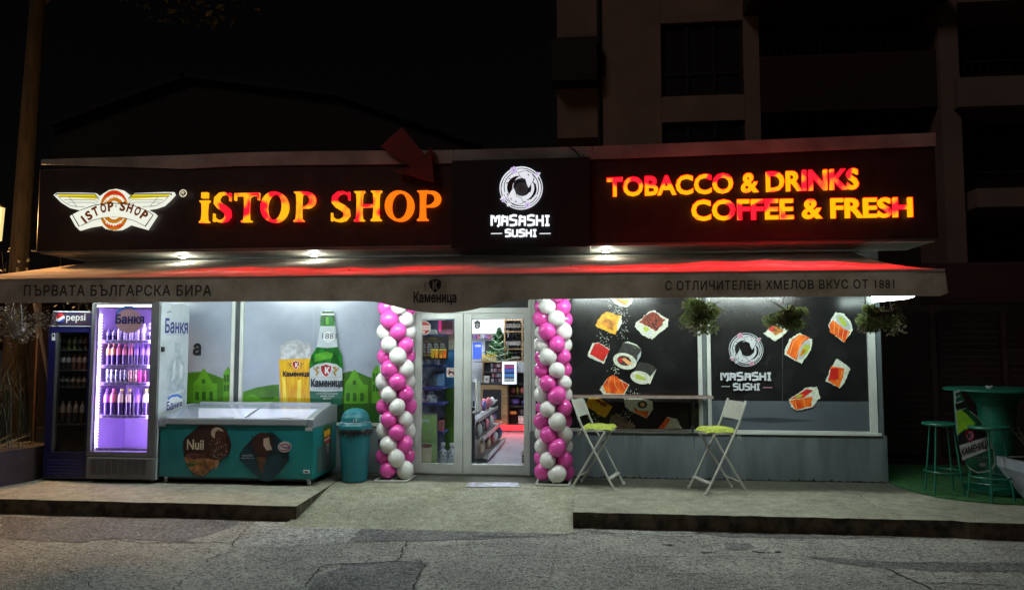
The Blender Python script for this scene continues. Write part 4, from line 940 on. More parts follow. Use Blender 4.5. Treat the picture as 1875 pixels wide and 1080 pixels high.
M_wood = mat('pale_wood', (.42, .26, .11), .45, noise=.3, scale=3, stretch=(1, 1, 8)); M_shelfd = mat('dark_shelf', (.035, .035, .04), .4)
def BX(b, l, r, t, bt, Y, depth, m): p0, p1 = at(l, bt, Y), at(r, t, Y); b.box(p0[0], Y, p0[1], p1[0], Y+depth, p1[1], m)
# counter
YC = 4.9
o = thing('shop_counter', 'pale wood framed counter with a dark front at the back of the shop', 'counter', (-1.8, YC, 0))
b = MB(); BX(b, 878, 929, 704, 778, YC, .55, M_wood); b.build('body', o, bevel=.004)
b = MB(); BX(b, 884, 918, 713, 768, YC-.006, .004, M_black); b.prism(WP([(888, 731), (912, 731), (905, 739), (893, 740), (888, 738)], YC-.009), YC-.009, None, mat('swoosh_white', (.6, .6, .58), .5)); b.build('front_panel', o)
b = MB(); BX(b, 876, 931, 701.5, 704, YC-.02, .6, M_shelfd); b.build('top', o)
b = MB(); BX(b, 896, 990, 779, 787, YC-.12, .1, emis('red_step_light', (1, .03, .04), 2.2)); b.build('counter_step_light', label='red lit strip along the floor in front of the counter', cat='light strip')
# open shelf unit right of the counter
o = thing('shelf_unit', 'tall dark shelf unit with pale wood dividers to the right of the counter', 'shelf', (-1.0, 5.2, 0)); YS2 = 5.15
b = MB(); BX(b, 931, 985, 590, 778, YS2+.3, .03, M_shelfd)
for yy in (703, 725, 744, 778): BX(b, 931, 985, yy-1.2, yy+1.2, YS2, .3, M_shelfd)
BX(b, 930, 932, 700, 778, YS2, .3, M_shelfd); b.build('carcass', o)
b = MB()
for yy in (586, 607, 639, 661): BX(b, 924, 985, yy-1, yy+1, YS2-.02, .31, M_wood)
for xx in (924, 956): BX(b, xx-1, xx+1, 560, 661, YS2-.024, .31, M_wood)
b.build('wood_divider', o)
b = MB(); BX(b, 941, 985, 662, 682, YS2-.03, .2, mat('cup_pack_white', (.6, .62, .64), .5, noise=.5, scale=30, col2=(.3, .3, .33))); b.build('cup_boxes', label='white printed cup boxes stacked on the shelf unit', cat='box')
# wine bottles: one shape, copied
M_wine = mat('wine_glass_dark', (.01, .012, .012), .12); M_wl = mat('wine_label', (.55, .52, .48), .6, noise=.3, scale=40); M_foil = mat('wine_foil', (.3, .25, .2), .4)
def bottle(name, label, cat, loc, h, r, mb, ml, mc, group, parts=False, cap=.12):
    m_ = MB(); m_.lathe([(0, 0), (r, 0), (r, .18*h), (r*1.02, .18*h, ml), (r*1.02, .45*h, ml), (r, .45*h, ml), (r, .58*h), (r*.85, .66*h), (r*.36, .78*h), (r*.34, .90*h), (r*.42, .90*h, mc), (r*.42, h, mc), (0, h, mc)], (0, 0, 0), mb, 12)
    o_ = m_.build(name, loc=(0, 0, 0), label=label, cat=cat, group=group); o_.location = loc; return o_
proto = None
for (row, base, lab) in ((0, 606, 'dark wine bottle on the top wooden shelf inside the shop'), (1, 638, 'dark wine bottle on the middle wooden shelf inside the shop'), (2, 660.5, 'dark wine bottle on the lowest wooden shelf inside the shop')):
    for k, px_ in enumerate((928, 933.5, 939, 944.5, 950, 960, 966, 972)):
        if row == 2 and px_ < 935: continue
        x, z = at(px_, base-1, YS2+.1)
        if proto is None: proto = bottle('wine_bottle', lab, 'bottle', (x, YS2+.1, z+.004), .30, .04, M_wine, M_wl, M_foil, 'wine bottles on the top wooden shelf'); c = proto
        else: c = dup(proto, (x, YS2+.1, z+.004), random.random()*6, lab)
        c['group'] = ('wine bottles on the top wooden shelf', 'wine bottles on the middle wooden shelf', 'wine bottles on the lowest wooden shelf')[row]
        if row == 2: c.scale = (.9, .9, .55)
# goods on the lower shelves
goods = [('snack_bag', 'red snack bag on the shelf right of the counter', 'bag', 933, 944, 709, 723, (.35, .05, .04)), ('snack_bag', 'yellow snack bag squeezed between red bags on the shelf', 'bag', 944.5, 949, 708, 723, (.55, .38, .05)),
         ('snack_bag', 'dark red snack bag at the right end of the shelf', 'bag', 950, 964, 708, 723, (.32, .06, .05)), ('snack_bag', 'violet snack bag on the middle shelf right of the counter', 'bag', 934, 951, 729, 742, (.13, .08, .32)),
         ('snack_bag', 'blue snack bag at the right of the violet one', 'bag', 953, 965, 732, 742, (.08, .09, .3)), ('goods_box', 'orange box on the lowest shelf right of the counter', 'box', 934, 945, 753, 758, (.6, .22, .03)),
         ('goods_bag', 'black bag pile on the lowest shelf beside the orange box', 'bag', 948, 965, 746, 760, (.03, .03, .035)), ('goods_box', 'pale printed box under the black bags', 'box', 949, 966, 762, 776, (.5, .42, .38))]
for nm, lab, ct, l_, r_, t_, b2, c_ in goods:
    a, c2_ = at(l_, b2, YS2+.02), at(r_, t_, YS2+.02); m_ = MB(); mm = mat('goods_%s_%d' % (nm, l_), c_, .45, noise=.5, scale=25, col2=tuple(min(1, q_*2.2+.06) for q_ in c_))
    n_ = 8; cx, cz, w_, h_ = (a[0]+c2_[0])/2, (a[1]+c2_[1])/2, c2_[0]-a[0], c2_[1]-a[1]
    if nm == 'goods_box': m_.box(a[0], YS2+.02, a[1], c2_[0], YS2+.2, c2_[1], mm); m_.build(nm, label=lab, cat=ct, bevel=.006)
    else:
        m_.sphere((cx, YS2+.14, cz), .5, mm, 12, 8, (w_, .2, h_)); m_.build(nm, label=lab, cat=ct)
# back cabinet on the counter with packs, small lit cooler, tree, juice bottles
o = thing('cigarette_cabinet', 'small wood framed cabinet of coloured packs standing on the counter', 'cabinet', (-1.95, 5, .9)); YK = 5.0
b = MB(); BX(b, 883, 921, 663, 700.5, YK+.2, .02, M_shelfd)
for xx in (884, 921): BX(b, xx-1, xx+1, 662, 700.5, YK, .2, M_wood)
BX(b, 883, 922, 661, 663.5, YK-.003, .21, M_wood); BX(b, 885, 920, 681, 682.5, YK, .2, M_shelfd); b.build('frame', o)
b = MB()
for row, yy in enumerate((672, 681, 690, 699.5)):
    for k in range(8):
        c_ = random.choice([(.4, .04, .04), (.5, .5, .52), (.35, .05, .05), (.45, .4, .4), (.05, .05, .08), (.3, .1, .15)])
        BX(b, 899+k*2.7, 901.2+k*2.7, yy-6.5, yy, YK+.05, .06, mat('pack_%d' % int(c_[0]*100+c_[1]*10), c_, .5))
b.build('packs', o)
b = MB(); BX(b, 886, 896, 688, 700.5, YK-.08, .07, mat('card_box', (.55, .52, .46), .6)); b.el = None
a = at(891, 694, YK-.085); b.ell(a[0], a[1], .02, .02, YK-.083, None, M_ink, 8); b.build('card_box', label='small cream box with a dark dot in front of the pack cabinet', cat='box')
M_jy = mat('juice_yellow', (.6, .42, .05), .3); M_jc = mat('juice_cap', (.5, .5, .1), .4); pj = None
for k in range(9):
    px_ = 883+k*3.1; x, z = at(px_, 661, YK+.08)
    if pj is None: pj = bottle('juice_bottle', 'small yellow bottle standing on top of the pack cabinet', 'bottle', (x, YK+.08, z), .17, .022, M_jy, mat('juice_label', (.55, .5, .35), .5), M_jc, 'yellow bottles on the pack cabinet')
    else: dup(pj, (x, YK+.08, z)).scale = (1, 1, random.choice((.8, 1, 1.1)))
o = thing('counter_cooler', 'small drinks cooler with a bright white lit frame on the counter', 'cooler', (-1.45, 4.85, .9)); YQ = 4.72
b = MB(); BX(b, 920, 945, 663, 703, YQ+.03, .25, M_shelfd); b.build('body', o)
b = MB(); EW = emis('cooler_frame_light', (.85, .92, 1), 1.3)
for l_, r_, t_, b2 in ((919.5, 923, 662, 703), (942, 945.5, 662, 703), (923, 942, 662, 667), (923, 942, 699, 703)): BX(b, l_, r_, t_, b2, YQ, .03, EW)
b.build('light_frame', o, bevel=.003)
b = MB()
for row, (yy, c_) in enumerate(((674, (.35, .05, .2)), (681, (.06, .12, .5)), (690, (.05, .2, .5)), (698, (.3, .35, .4)))):
    for k in range(6): BX(b, 924+k*3, 926.3+k*3, yy-5.5, yy, YQ+.012, .015, emis('cooler_goods_%d' % row, c_, .9))
b.build('drinks', o)
# christmas tree
M_needle = mat('tinsel_green', (.015, .08, .03), .6, noise=.4, scale=12, col2=(.08, .26, .09)); M_gar = mat('tinsel_pale', (.4, .5, .3), .3)
o = thing('christmas_tree', 'small green artificial christmas tree with pale garlands on the cabinet', 'christmas tree', (*[at(914, 661, 5.3)[0]], 5.3, at(914, 661, 5.3)[1]))
cx, cz0 = at(914, 661, 5.3); cz1 = at(914, 598, 5.3)[1]; b = MB(); hh = cz1-cz0; rr = .40
for k in range(3200):
    t = random.random()**.7; z = cz1-t*hh*.93; r_ = rr*t*random.uniform(.2, 1)*(.8+.2*math.sin(t*26)); a = random.random()*2*PI
    p0 = Vector((cx+r_*math.cos(a), 5.3+r_*math.sin(a), z)); d = Vector((math.cos(a), math.sin(a), random.uniform(-.7, .3))).normalized()*.06; s_ = d.cross(Vector((random.random(), random.random(), 1))).normalized()*.008
    b.add([p0-s_, p0+s_, p0+d], [(0, 1, 2)], M_needle)
b.build('foliage', o)
b = MB()
for k in range(5):
    t = .22+k*.17; z = cz1-t*hh; b.tube([(cx+rr*t*.95*math.cos(a_), 5.3+rr*t*.95*math.sin(a_), z-.04*math.sin(a_*3)-.05*a_/6) for a_ in [q_*2*PI/16 for q_ in range(17)]], .009, M_gar, 5)
b.build('garland', o)
b = MB(); b.tube([(cx, 5.3, cz0), (cx, 5.3, cz1-.03)], .015, M_wood, 6); b.build('trunk', o)
b = MB(); BX(b, 868, 986, 662, 663, 5.22, .3, M_shelfd); b.build('tree_shelf', label='dark shelf board behind the cabinet carrying the christmas tree', cat='shelf')
# back wall: bright menu light boxes, blue fridge, packs row
o = thing('back_light_box', 'large white glowing light box high on the back wall of the shop', 'light box', (-2.1, 5.7, 2))
b = MB(); BX(b, 860, 924, 584, 612, 5.72, .1, mat('lb_frame', (.5, .5, .5), .4)); b.build('frame', o)
b = MB(); BX(b, 862, 922, 586, 610, 5.70, .015, emis('backlit_white', (.92, .96, 1), 1.5)); b.build('panel', o)
b = MB()
for k in range(7): BX(b, 866+k*7, 872+k*7, 613, 620, 5.5, .08, mat('tub_%d' % (k % 3), [(.25, .12, .35), (.35, .1, .15), (.5, .5, .55)][k % 3], .5, noise=.5, scale=30))
b.build('goods_row', label='row of violet and pink packs on a narrow shelf under the light box', cat='packs')
o = thing('ice_cooler', 'blue fronted upright cooler against the back wall beside the tree', 'cooler', (-2.3, 5.6, 0))
b = MB(); BX(b, 862, 905, 622, 700, 5.6, .3, mat('cooler_white', (.6, .62, .65), .4)); b.build('body', o)
b = MB(); BX(b, 866, 882, 627, 657, 5.59, .008, emis('cooler_blue_light', (.06, .13, .8), .9)); BX(b, 870, 880, 631, 635, 5.583, .005, M_pw); b.build('door_panel', o)
b = MB(); BX(b, 888, 903, 624, 652, 5.59, .008, M_shelfd); b.build('vent_panel', o)
# slanted snack rack on the left inside the door
o = thing('snack_rack', 'low slanted rack of snack bags just inside the glass door', 'rack', (-1.95, 2.2, 0))
rk = MB(); rx = -1.62
for k, (z, dx) in enumerate(((.06, .14), (.33, .07), (.60, .0))):
    rk.add([(rx-.45, 1.0, z), (rx+dx, 1.0, z-.0), (rx+dx, 3.3, z), (rx-.45, 3.3, z+.03)], [(0, 1, 2, 3)], M_steel); rk.box(rx+dx-.01, 1.0, z-.02, rx+dx+.006, 3.3, z+.035, M_steel)
rk.build('tray', o)
rk = MB(); rk.box(rx-.5, 1.0, 0, rx-.47, 3.3, .9, M_shelfd); rk.box(rx-.5, .98, 0, rx-.05, .999, .8, M_shelfd); rk.build('side_panel', o)
n_ = 0
for k, (z, dx) in enumerate(((.10, .09), (.37, .02), (.64, -.05))):
    for j in range(9):
        yy = 1.12+j*.25; n_ += 1; cw, c_ = random.choice([('red', (.45, .03, .03)), ('white', (.65, .65, .62)), ('black', (.03, .03, .04)), ('tan', (.55, .38, .25)), ('pink', (.6, .15, .2)), ('blue', (.04, .08, .35))])
        m_ = MB(); mm = mat('rackbag_'+cw, c_, .35, noise=.5, scale=22, col2=(.4, .36, .33), ramp=(.3, .45))
        m_.sphere((rx+dx-.05+random.uniform(-.03, .02), yy+random.uniform(-.04, .04), z+.09), .5, mm, 10, 6, (random.uniform(.08, .13), random.uniform(.14, .24), random.uniform(.15, .22)))
        w_ = ('lowest', 'middle', 'top')[k]; m_.build('snack_bag', label='%s snack bag standing on the %s tray of the slanted rack' % (cw, w_), cat='bag', group='%s snack bags on the %s tray' % (cw, w_))
b = MB(); b.box(-1.5, .16, .006, -.95, .62, .018, M_black); b.build('door_mat', label='black door mat inside the glass door', cat='mat')
# things behind the left leaf
P = Print(.10); P.b.box(at(760, 640, .1)[0], .10, at(760, 658, .1)[1], at(821, 640, .1)[0], .115, at(760, 615, .1)[1], M_black)
P.txt('НАПИТКИ', 785, 800, 618, 622, M_gold); P.txt('кафе и фреш', 775, 808, 623, 626, M_gold)
for c_ in range(4):
    for r_ in range(6): P.line([(771+c_*12, 629+r_*3.2), (778+c_*12+(r_ % 3), 629+r_*3.2)], .006, M_pw)
P.poly([(762, 658), (762, 635), (768, 640), (773, 650), (771, 658)], M_beerl)
for x, c_ in ((793, M_beer), (800, M_orange), (808, M_orange), (815, M_sal)): P.poly([(x-3.5, 640), (x+3.5, 640), (x+2.6, 655), (x-2.6, 655)], c_); P.el(x, 640, 3.5, 2, M_beerl)
P.txt('фреш бар', 770, 790, 648, 652, M_beerl)
P.b.build('menu_poster', label='black drinks menu poster with orange juice glasses behind the left door leaf', cat='poster')
o = thing('coffee_board', 'green poster board with two coffee cups leaning behind the left door leaf', 'poster', (at(781, 850, .12)[0], .12, .02))
b = MB(); p0, p1 = at(757, 851, .13), at(801, 757, .13); b.box(p0[0], .13, .02, p1[0], .15, p1[1], M_steel); b.build('frame', o)
P = Print(.129); P.poly([(759, 848), (759, 760), (799, 760), (799, 848)], mat('evo_green', (.34, .55, .2), .4, noise=.5, scale=4, col2=(.16, .3, .1))); P.txt('evo', 772, 787, 767, 773, M_pw, bold=.03)
for r_ in range(6): P.line([(764, 783+r_*4), (775, 783+r_*4)], .005, M_lab); P.line([(786, 783+r_*4), (790, 783+r_*4)], .008, M_lab)
for x, s_ in ((781, 1), (764, .8)):
    P.poly([(x-12*s_, 815), (x+12*s_, 815), (x+9*s_, 846), (x-9*s_, 846)], mat('cup_brown', (.7, .62, .45), .5)); P.el(x, 815, 13*s_, 5*s_, M_lab); P.el(x, 815.5, 11*s_, 3.6*s_, mat('coffee', (.15, .08, .03), .4))
P.b.build('poster', o)
o = thing('drinks_display', 'dark blue display shelves of plastic jugs behind the left door leaf', 'shelf', (-2.1, .5, 0)); b = MB(); MB_ = mat('display_blue', (.05, .07, .3), .4)
for yy in (612, 668, 709, 737, 790): BX(b, 757, 812, yy, yy+3.5, .38, .4, MB_)
BX(b, 755, 835, 586, 850, .85, .02, mat('display_back_grey', (.34, .40, .5), .5, noise=.6, scale=6)); b.build('shelf', o)
b = MB(); p0 = at(815, 850, .84); p1 = at(836, 585, .84); b.box(p0[0], .80, 0, p1[0], .84, p1[1], mat('panel_blue', (.06, .28, .6), .5)); p1 = at(836, 710, .795); b.box(p0[0]+.005, .79, .2, p1[0], .80, p1[1], M_gr1); b.build('side_panel', o)
M_jug = mat('clear_plastic', (.55, .6, .66), .12, noise=.4, scale=20, col2=(.14, .16, .22), ramp=(.4, .6)); pj = None
for i, (px_, yy, h_, r_, lab) in enumerate(((770, 668, .2, .07, 'top shelf of the blue display'), (784, 668, .23, .06, 'top shelf of the blue display'), (797, 668, .2, .06, 'top shelf of the blue display'), (772, 737, .17, .07, 'lower shelf of the blue display'), (790, 737, .15, .08, 'lower shelf of the blue display'), (770, 709, .12, .07, 'lower shelf of the blue display'))):
    x, z = at(px_, yy-.5, .5); bottle('plastic_jug', 'clear plastic jug on the '+lab, 'jug', (x, .5, z), h_, r_, M_jug, M_jug, M_pw, 'plastic jugs on the '+lab)
for px_, lab in ((811, 'large clear water bottle on the floor beside the coffee poster'), (827, 'large clear water bottle on the floor at the door hinge side')):
    x, z = at(px_, 850, .3); bottle('water_bottle', lab, 'bottle', (x, .3, .01), .36, .075, M_jug, M_lab, M_pw, None)
b = MB(); BX(b, 803, 829, 587, 612, .42, .1, mat('pink_gift_box', (.45, .12, .22), .4, noise=.6, scale=14, col2=(.2, .1, .1))); BX(b, 803, 808, 587, 607, .41, .01, emis('pink_neon', (1, .05, .35), .6)); b.build('gift_box', label='pink patterned box on the upper shelf behind the left door leaf', cat='box', bevel=.004)
b = MB(); BX(b, 775, 802, 604, 612, .42, .12, mat('white_carton', (.5, .5, .48), .5)); b.build('carton', label='low white carton on the upper shelf behind the stop sticker', cat='box', bevel=.003)

for k, (l_, r_, t_, b2, Y_, c_, lab, nm, ct) in enumerate(((764, 772, 688, 706, .46, (.5, .52, .55), 'pale box on the middle blue shelf behind the left door leaf', 'goods_box', 'box'), (801, 812, 684, 706, .46, (.1, .3, .6), 'blue box on the middle blue shelf behind the left door leaf', 'goods_box', 'box'),
        (776, 800, 776, 789, .46, (.45, .42, .3), 'cream box on the lowest blue shelf behind the coffee poster', 'goods_box', 'box'), (803, 812, 770, 789, .46, (.5, .1, .1), 'red box on the lowest blue shelf behind the left door leaf', 'goods_box', 'box'),
        (818, 834, 604, 640, .7, (.6, .55, .4), 'cream price sheet on the wall behind the left door leaf', 'price_sheet', 'sheet'), (790, 800, 640, 667, .55, (.2, .5, .8), 'light blue carton on the top blue shelf behind the menu poster', 'carton', 'box'))):
    b = MB(); BX(b, l_, r_, t_, b2, Y_, .08 if nm != 'price_sheet' else .003, mat('stock_%d' % k, c_, .45, noise=.5, scale=18, col2=tuple(q_*.4+.1 for q_ in c_))); b.build(nm, label=lab, cat=ct, bevel=.003)

# ================================================================ OBJECTS ON THE PAVEMENT
# ---- tall lit fridge
FX0, FX1, FY0, FY1, FZ = -6.235, -5.335, -1.08, -.38, 2.235
M_fg = mat('fridge_grey', (.13, .135, .14), .4, noise=.1); M_fs = mat('fridge_side_white', (.46, .52, .56), .35, noise=.08)
M_fi = mat('fridge_inner_violet', (.52, .38, .75), .45, noise=.05)
fr = thing('display_fridge', 'tall drinks fridge with a glowing violet inside and a printed white side', 'fridge', ((FX0+FX1)/2, -.73, 0))
b = MB(); b.box(FX0, FY0+.05, .04, FX0+.05, FY1, FZ, M_fg); b.box(FX1-.05, FY0+.05, .04, FX1, FY1, FZ, M_fs)
b.box(FX0+.05, FY1-.03, .04, FX1-.05, FY1, FZ, M_fg); b.box(FX0+.05, FY0+.05, FZ-.05, FX1-.05, FY1-.03, FZ, M_fg); b.box(FX0+.05, FY0+.05, .04, FX1-.05, FY1-.03, .345, M_fg)
b.build('cabinet', fr, bevel=.006)
b = MB(); b.box(FX0+.052, FY1-.04, .35, FX1-.052, FY1-.032, FZ-.055, M_fi); b.box(FX0+.052, FY0+.06, .35, FX0+.058, FY1-.045, FZ-.055, M_fi); b.box(FX1-.058, FY0+.06, .35, FX1-.052, FY1-.045, FZ-.055, M_fi); b.box(FX0+.06, FY0+.06, .346, FX1-.06, FY1-.045, .352, M_fi); b.box(-5.79, FY1-.048, .36, -5.782, FY1-.041, .9, M_pw)
b.build('liner', fr)
# door frame with a big glass
dz0, dz1, gx0, gx1 = .345, FZ-.015, FX0+.045, FX1-.105
b = MB(); b.box(FX0, FY0, .33, gx0, FY0+.045, FZ, M_fg); b.box(gx1, FY0, .33, FX1, FY0+.045, FZ, M_fg); b.box(gx0, FY0, .33, gx1, FY0+.045, dz0+.04, M_fg)
b.box(gx0, FY0, dz1-.005, gx1, FY0+.045, FZ, M_fg)
d = b.build('door', fr, bevel=.004)
b = MB(); b.box(gx0, FY0+.01, dz0+.04, gx1, FY0+.014, dz1-.005, M_glass)
b.build('door_pane', d)
P = Print(FY0+.008); P.el(236, 588, 25, 22, mat('logo_pink_disc', (.50, .30, .36), .5)); P.b.k = 0
M_blue = mat('logo_blue', (.03, .16, .55), .4); M_navy = mat('logo_navy', (.012, .015, .16), .4)
P.line([(213, 574), (220, 566), (230, 562), (240, 562), (250, 565)], .028, M_blue); P.txt('Банкя', 211, 264, 575, 593, M_navy, bold=.03); P.b.build('door_logo', d)
b = MB(); b.box(gx0+.01, FY0+.02, dz1-.035, gx1-.01, FY0+.04, dz1-.012, emis('fridge_top_light', (.96, .93, 1), 5)); b.build('top_light', fr)
b = MB(); LED = emis('fridge_led', (.93, .86, 1), 5)
for k in range(44):
    z = .42+k*.0385; b.box(FX0+.060, FY0+.075, z, FX0+.082, FY0+.095, z+.016, LED)
b.build('led_strip', fr)
b = MB(); b.box(FX0+.059, FY0+.065, .38, FX0+.0605, FY0+.11, 2.14, M_pw); b.build('led_rail', fr)
L = bpy.data.lights.new('fridge_light', 'AREA'); L.shape = 'RECTANGLE'; L.size = 1.6; L.size_y = .03; L.energy = 26; L.color = (.62, .42, 1)
lo = bpy.data.objects.new('fridge_light', L); COL.objects.link(lo); lo.parent = fr; lo.location = (FX0+.10+6.235-.45-.0, -.98+.73, 1.25)
lo.location = (FX0+.065-(FX0+FX1)/2, FY0+.05+.73, 1.28); lo.rotation_euler = Vector((1, .55, 0)).to_track_quat('-Z', 'Y').to_euler()
lo.rotation_euler = (Vector((1, .55, 0)).to_track_quat('-Z', 'Y') @ __import__('mathutils').Quaternion((0, 0, 1), R(90))).to_euler()
l2 = lo.copy(); COL.objects.link(l2); l2.location = (gx1-.012-(FX0+FX1)/2, FY0+.05+.73, 1.28); l2.rotation_euler = (Vector((-1, .6, 0)).to_track_quat('-Z', 'Y') @ __import__('mathutils').Quaternion((0, 0, 1), R(90))).to_euler()
# grille at the bottom
b = MB(); b.box(FX0, FY0-.005, .05, FX1, FY0+.05, .325, M_fg); gb = b.build('base_panel', fr, bevel=.02)
b = MB(); g0, g1 = FX0+.07, FX1-.09; b.box(g0, FY0-.008, .11, g1, FY0-.0055, .305, M_black)
for k in range(33): b.box(g0+(g1-g0)*k/32-.002, FY0-.014, .11, g0+(g1-g0)*k/32+.002, FY0-.009, .305, M_fg)
for k in range(14): b.box(g0, FY0-.012, .115+.0142*k, g1, FY0-.0085, .119+.0142*k, M_fg)
for k in range(9): b.box(g0+(g1-g0)*k/8-.006, FY0-.016, .11, g0+(g1-g0)*k/8+.006, FY0-.010, .305, M_fg)
b.build('grille', gb)
b = MB()
for x in (FX0+.06, FX1-.06):
    for y_ in (FY0+.08, FY1-.08): b.lathe([(0, 0), (.022, 0), (.022, .045), (0, .045)], (x, y_, 0), M_dark, 10)
b.build('foot', fr)
# shelves with price rails
shz = [at(236, yy, FY0+.06)[1] for yy in (624, 669, 701, 761)]; M_rail = mat('price_rail', (.55, .46, .68), .4)
for k, z in enumerate(shz):
    b = MB(); b.box(FX0+.13, FY0+.065, z-.006, FX1-.07, FY1-.06, z, M_steel); b.build('shelf', fr)
    b = MB(); b.box(FX0+.12, FY0+.055, z-.03, FX1-.075, FY0+.064, z+.012, M_rail)
    for j in range(7): b.text('Банкя', plane_fn(FX0+.16+j*.085, z-.02, FX0+.225+j*.085, z+.002, FY0+.0545), M_navy, bold=.03)
    b.build('price_rail', fr)
b = MB(); b.box(FX0+.08, FY0+.055, .39, FX1-.075, FY0+.062, .43, M_rail)
for j in range(8): b.text('Банкя', plane_fn(FX0+.12+j*.08, .40, FX0+.185+j*.08, .42, FY0+.0545), M_navy, bold=.03)
b.build('price_rail', fr)
# side print of the fridge (on its right side)
XS = FX1+.0015
b = MB()
def side_fn(l, r, t, bt, X):
    a0 = ata(l, bt, X); a1 = ata(r, bt, X); c0 = ata(l, t, X)
    return lambda u, v, d: (X, a0[0]+(a1[0]-a0[0])*u, a0[1]+(c0[1]-a0[1])*v)
def sidepoly(pts, m, X):
    V = [ata(x, y_, X) for x, y_ in pts]; b.add([(X, p_[0], p_[1]) for p_ in V], [tuple(range(len(V)))], m)
def sideline(pts, w_, m, X):
    V = [ata(x, y_, X) for x, y_ in pts]; t_ = MB(); t_.ribbon(V, w_, 0, None, m); b.add([(X, v[0], v[2]) for v in t_.v], [f_[::-1] for f_ in t_.f], m)
M_wb = mat('ghost_bottle', (.27, .33, .38), .4, noise=.5, scale=14, col2=(.42, .47, .5)); M_wb2 = mat('ghost_bottle_light', (.55, .6, .64), .4)
b.text('Банкя', side_fn(302, 344, 582, 610, XS), M_navy, bold=.02)
b.text('минерална вода', side_fn(307, 339, 611, 614, XS), M_line); sideline([(306, 572), (314, 570)], .02, M_line, XS)
sidepoly([(318, 740), (306, 735), (304, 715), (309, 700), (305, 690), (309, 668), (318, 650), (320, 640), (320, 627), (330, 627), (329, 640), (332, 652), (338, 668), (340, 690), (336, 702), (341, 715), (340, 735), (332, 742)], M_wb, XS)
sidepoly([(314, 700), (318, 665), (322, 660), (320, 690)], M_wb2, XS+.0008); sidepoly([(328, 690), (330, 665), (335, 670), (334, 695)], M_wb2, XS+.0008); sidepoly([(310, 722), (336, 712), (337, 716), (311, 728)], M_wb2, XS+.0008)
sidepoly([(306, 745), (306, 730), (313, 724), (325, 722), (334, 727), (336, 748)], M_pw, XS+.0012)
sideline([(307, 731), (314, 725), (325, 723), (333, 728)], .03, M_blue, XS+.0016); b.text('Банкя', side_fn(305, 333, 735, 751, XS+.002), M_navy, bold=.02)
b.build('side_print', fr)
b = MB(); b.box(FX1+.001, FY0+.06, 1.62, FX1+.03, FY0+.1, 1.68, M_dark); b.build('hinge', fr)
# bottles of the lit fridge
def pet(name, lab, h, r, cbody, clabel, ccap, group, liquid_low=True):
    m1 = mat('liquid_'+name+lab[:14], cbody, .15, noise=.4, scale=50); m2 = mat('blabel_'+lab[:24], clabel, .35, noise=.6, scale=45, col2=tuple(min(1, c*.5+.12) for c in clabel)); m3 = mat('bcap_'+lab[:18], ccap, .35)
    o_ = thing(name, lab, 'bottle', (0, 0, 0), group)
    m_ = MB(); m_.lathe([(0, 0), (r*.9, 0), (r, .03*h), (r*.93, .14*h), (r, .26*h), (r, .47*h), (r*.98, .72*h), (r*.75, .82*h), (r*.42, .89*h), (r*.4, .92*h)], (0, 0, 0), m1, 12); m_.build('body', o_)
    m_ = MB(); m_.lathe([(r*1.01, .48*h), (r*1.03, .49*h), (r*1.03, .70*h), (r*.8, .80*h), (r*.55, .87*h)], (0, 0, 0), m2, 12); m_.build('label', o_)
    m_ = MB(); m_.lathe([(r*.46, .91*h), (r*.46, h), (0, h)], (0, 0, 0), m3, 10); m_.build('cap', o_)
    return o_
VIO = (.16, .05, .5)
rows = {
 1: [('drink_bottle', 'violet labelled bottle on the second shelf of the lit fridge', .27, .033, (.05, .03, .12), (.22, .08, .55), (.14, .05, .4), (5, 6, 7)), ('drink_bottle', 'orange labelled bottle on the second shelf of the lit fridge', .27, .033, (.06, .04, .16), (.6, .28, .05), (.6, .25, .05), (0, 1)),
     ('drink_bottle', 'pink labelled bottle on the second shelf of the lit fridge', .27, .033, (.05, .03, .12), (.7, .15, .2), (.7, .12, .2), (2, 3, 4))],
 3: [('drink_bottle', 'violet labelled bottle on the lowest shelf of the lit fridge', .33, .042, (.04, .025, .09), (.25, .1, .6), (.2, .08, .5), (0, 4)), ('drink_bottle', 'pink labelled bottle on the lowest shelf of the lit fridge', .33, .042, (.04, .025, .09), (.7, .35, .35), (.65, .25, .3), (1,)),
     ('drink_bottle', 'yellow capped bottle on the lowest shelf of the lit fridge', .33, .042, (.04, .025, .09), (.6, .5, .3), (.7, .6, .08), (2, 3, 5))]}
YBt = FY0+.17
def sx(px_, z): return at(px_, 660, YBt)[0]
for r_, lst in rows.items():
    pxs = (199, 208, 218, 229, 240, 250.5, 261, 271) if r_ == 1 else (199, 211, 225.5, 239.5, 254, 270)
    z = shz[r_]
    for nm, lab, h_, rd, c1, c2, c3, idx in lst:
        p_ = pet(nm, lab, h_, rd, c1, c2, c3, lab.replace('bottle', 'bottles', 1))
        for q_, j in enumerate(idx):
            xx = sx(pxs[j], z)
            if q_ == 0: p_.location = (xx, YBt, z+.001)
            else: dup(p_, (xx, YBt, z+.001), 1.0*j)
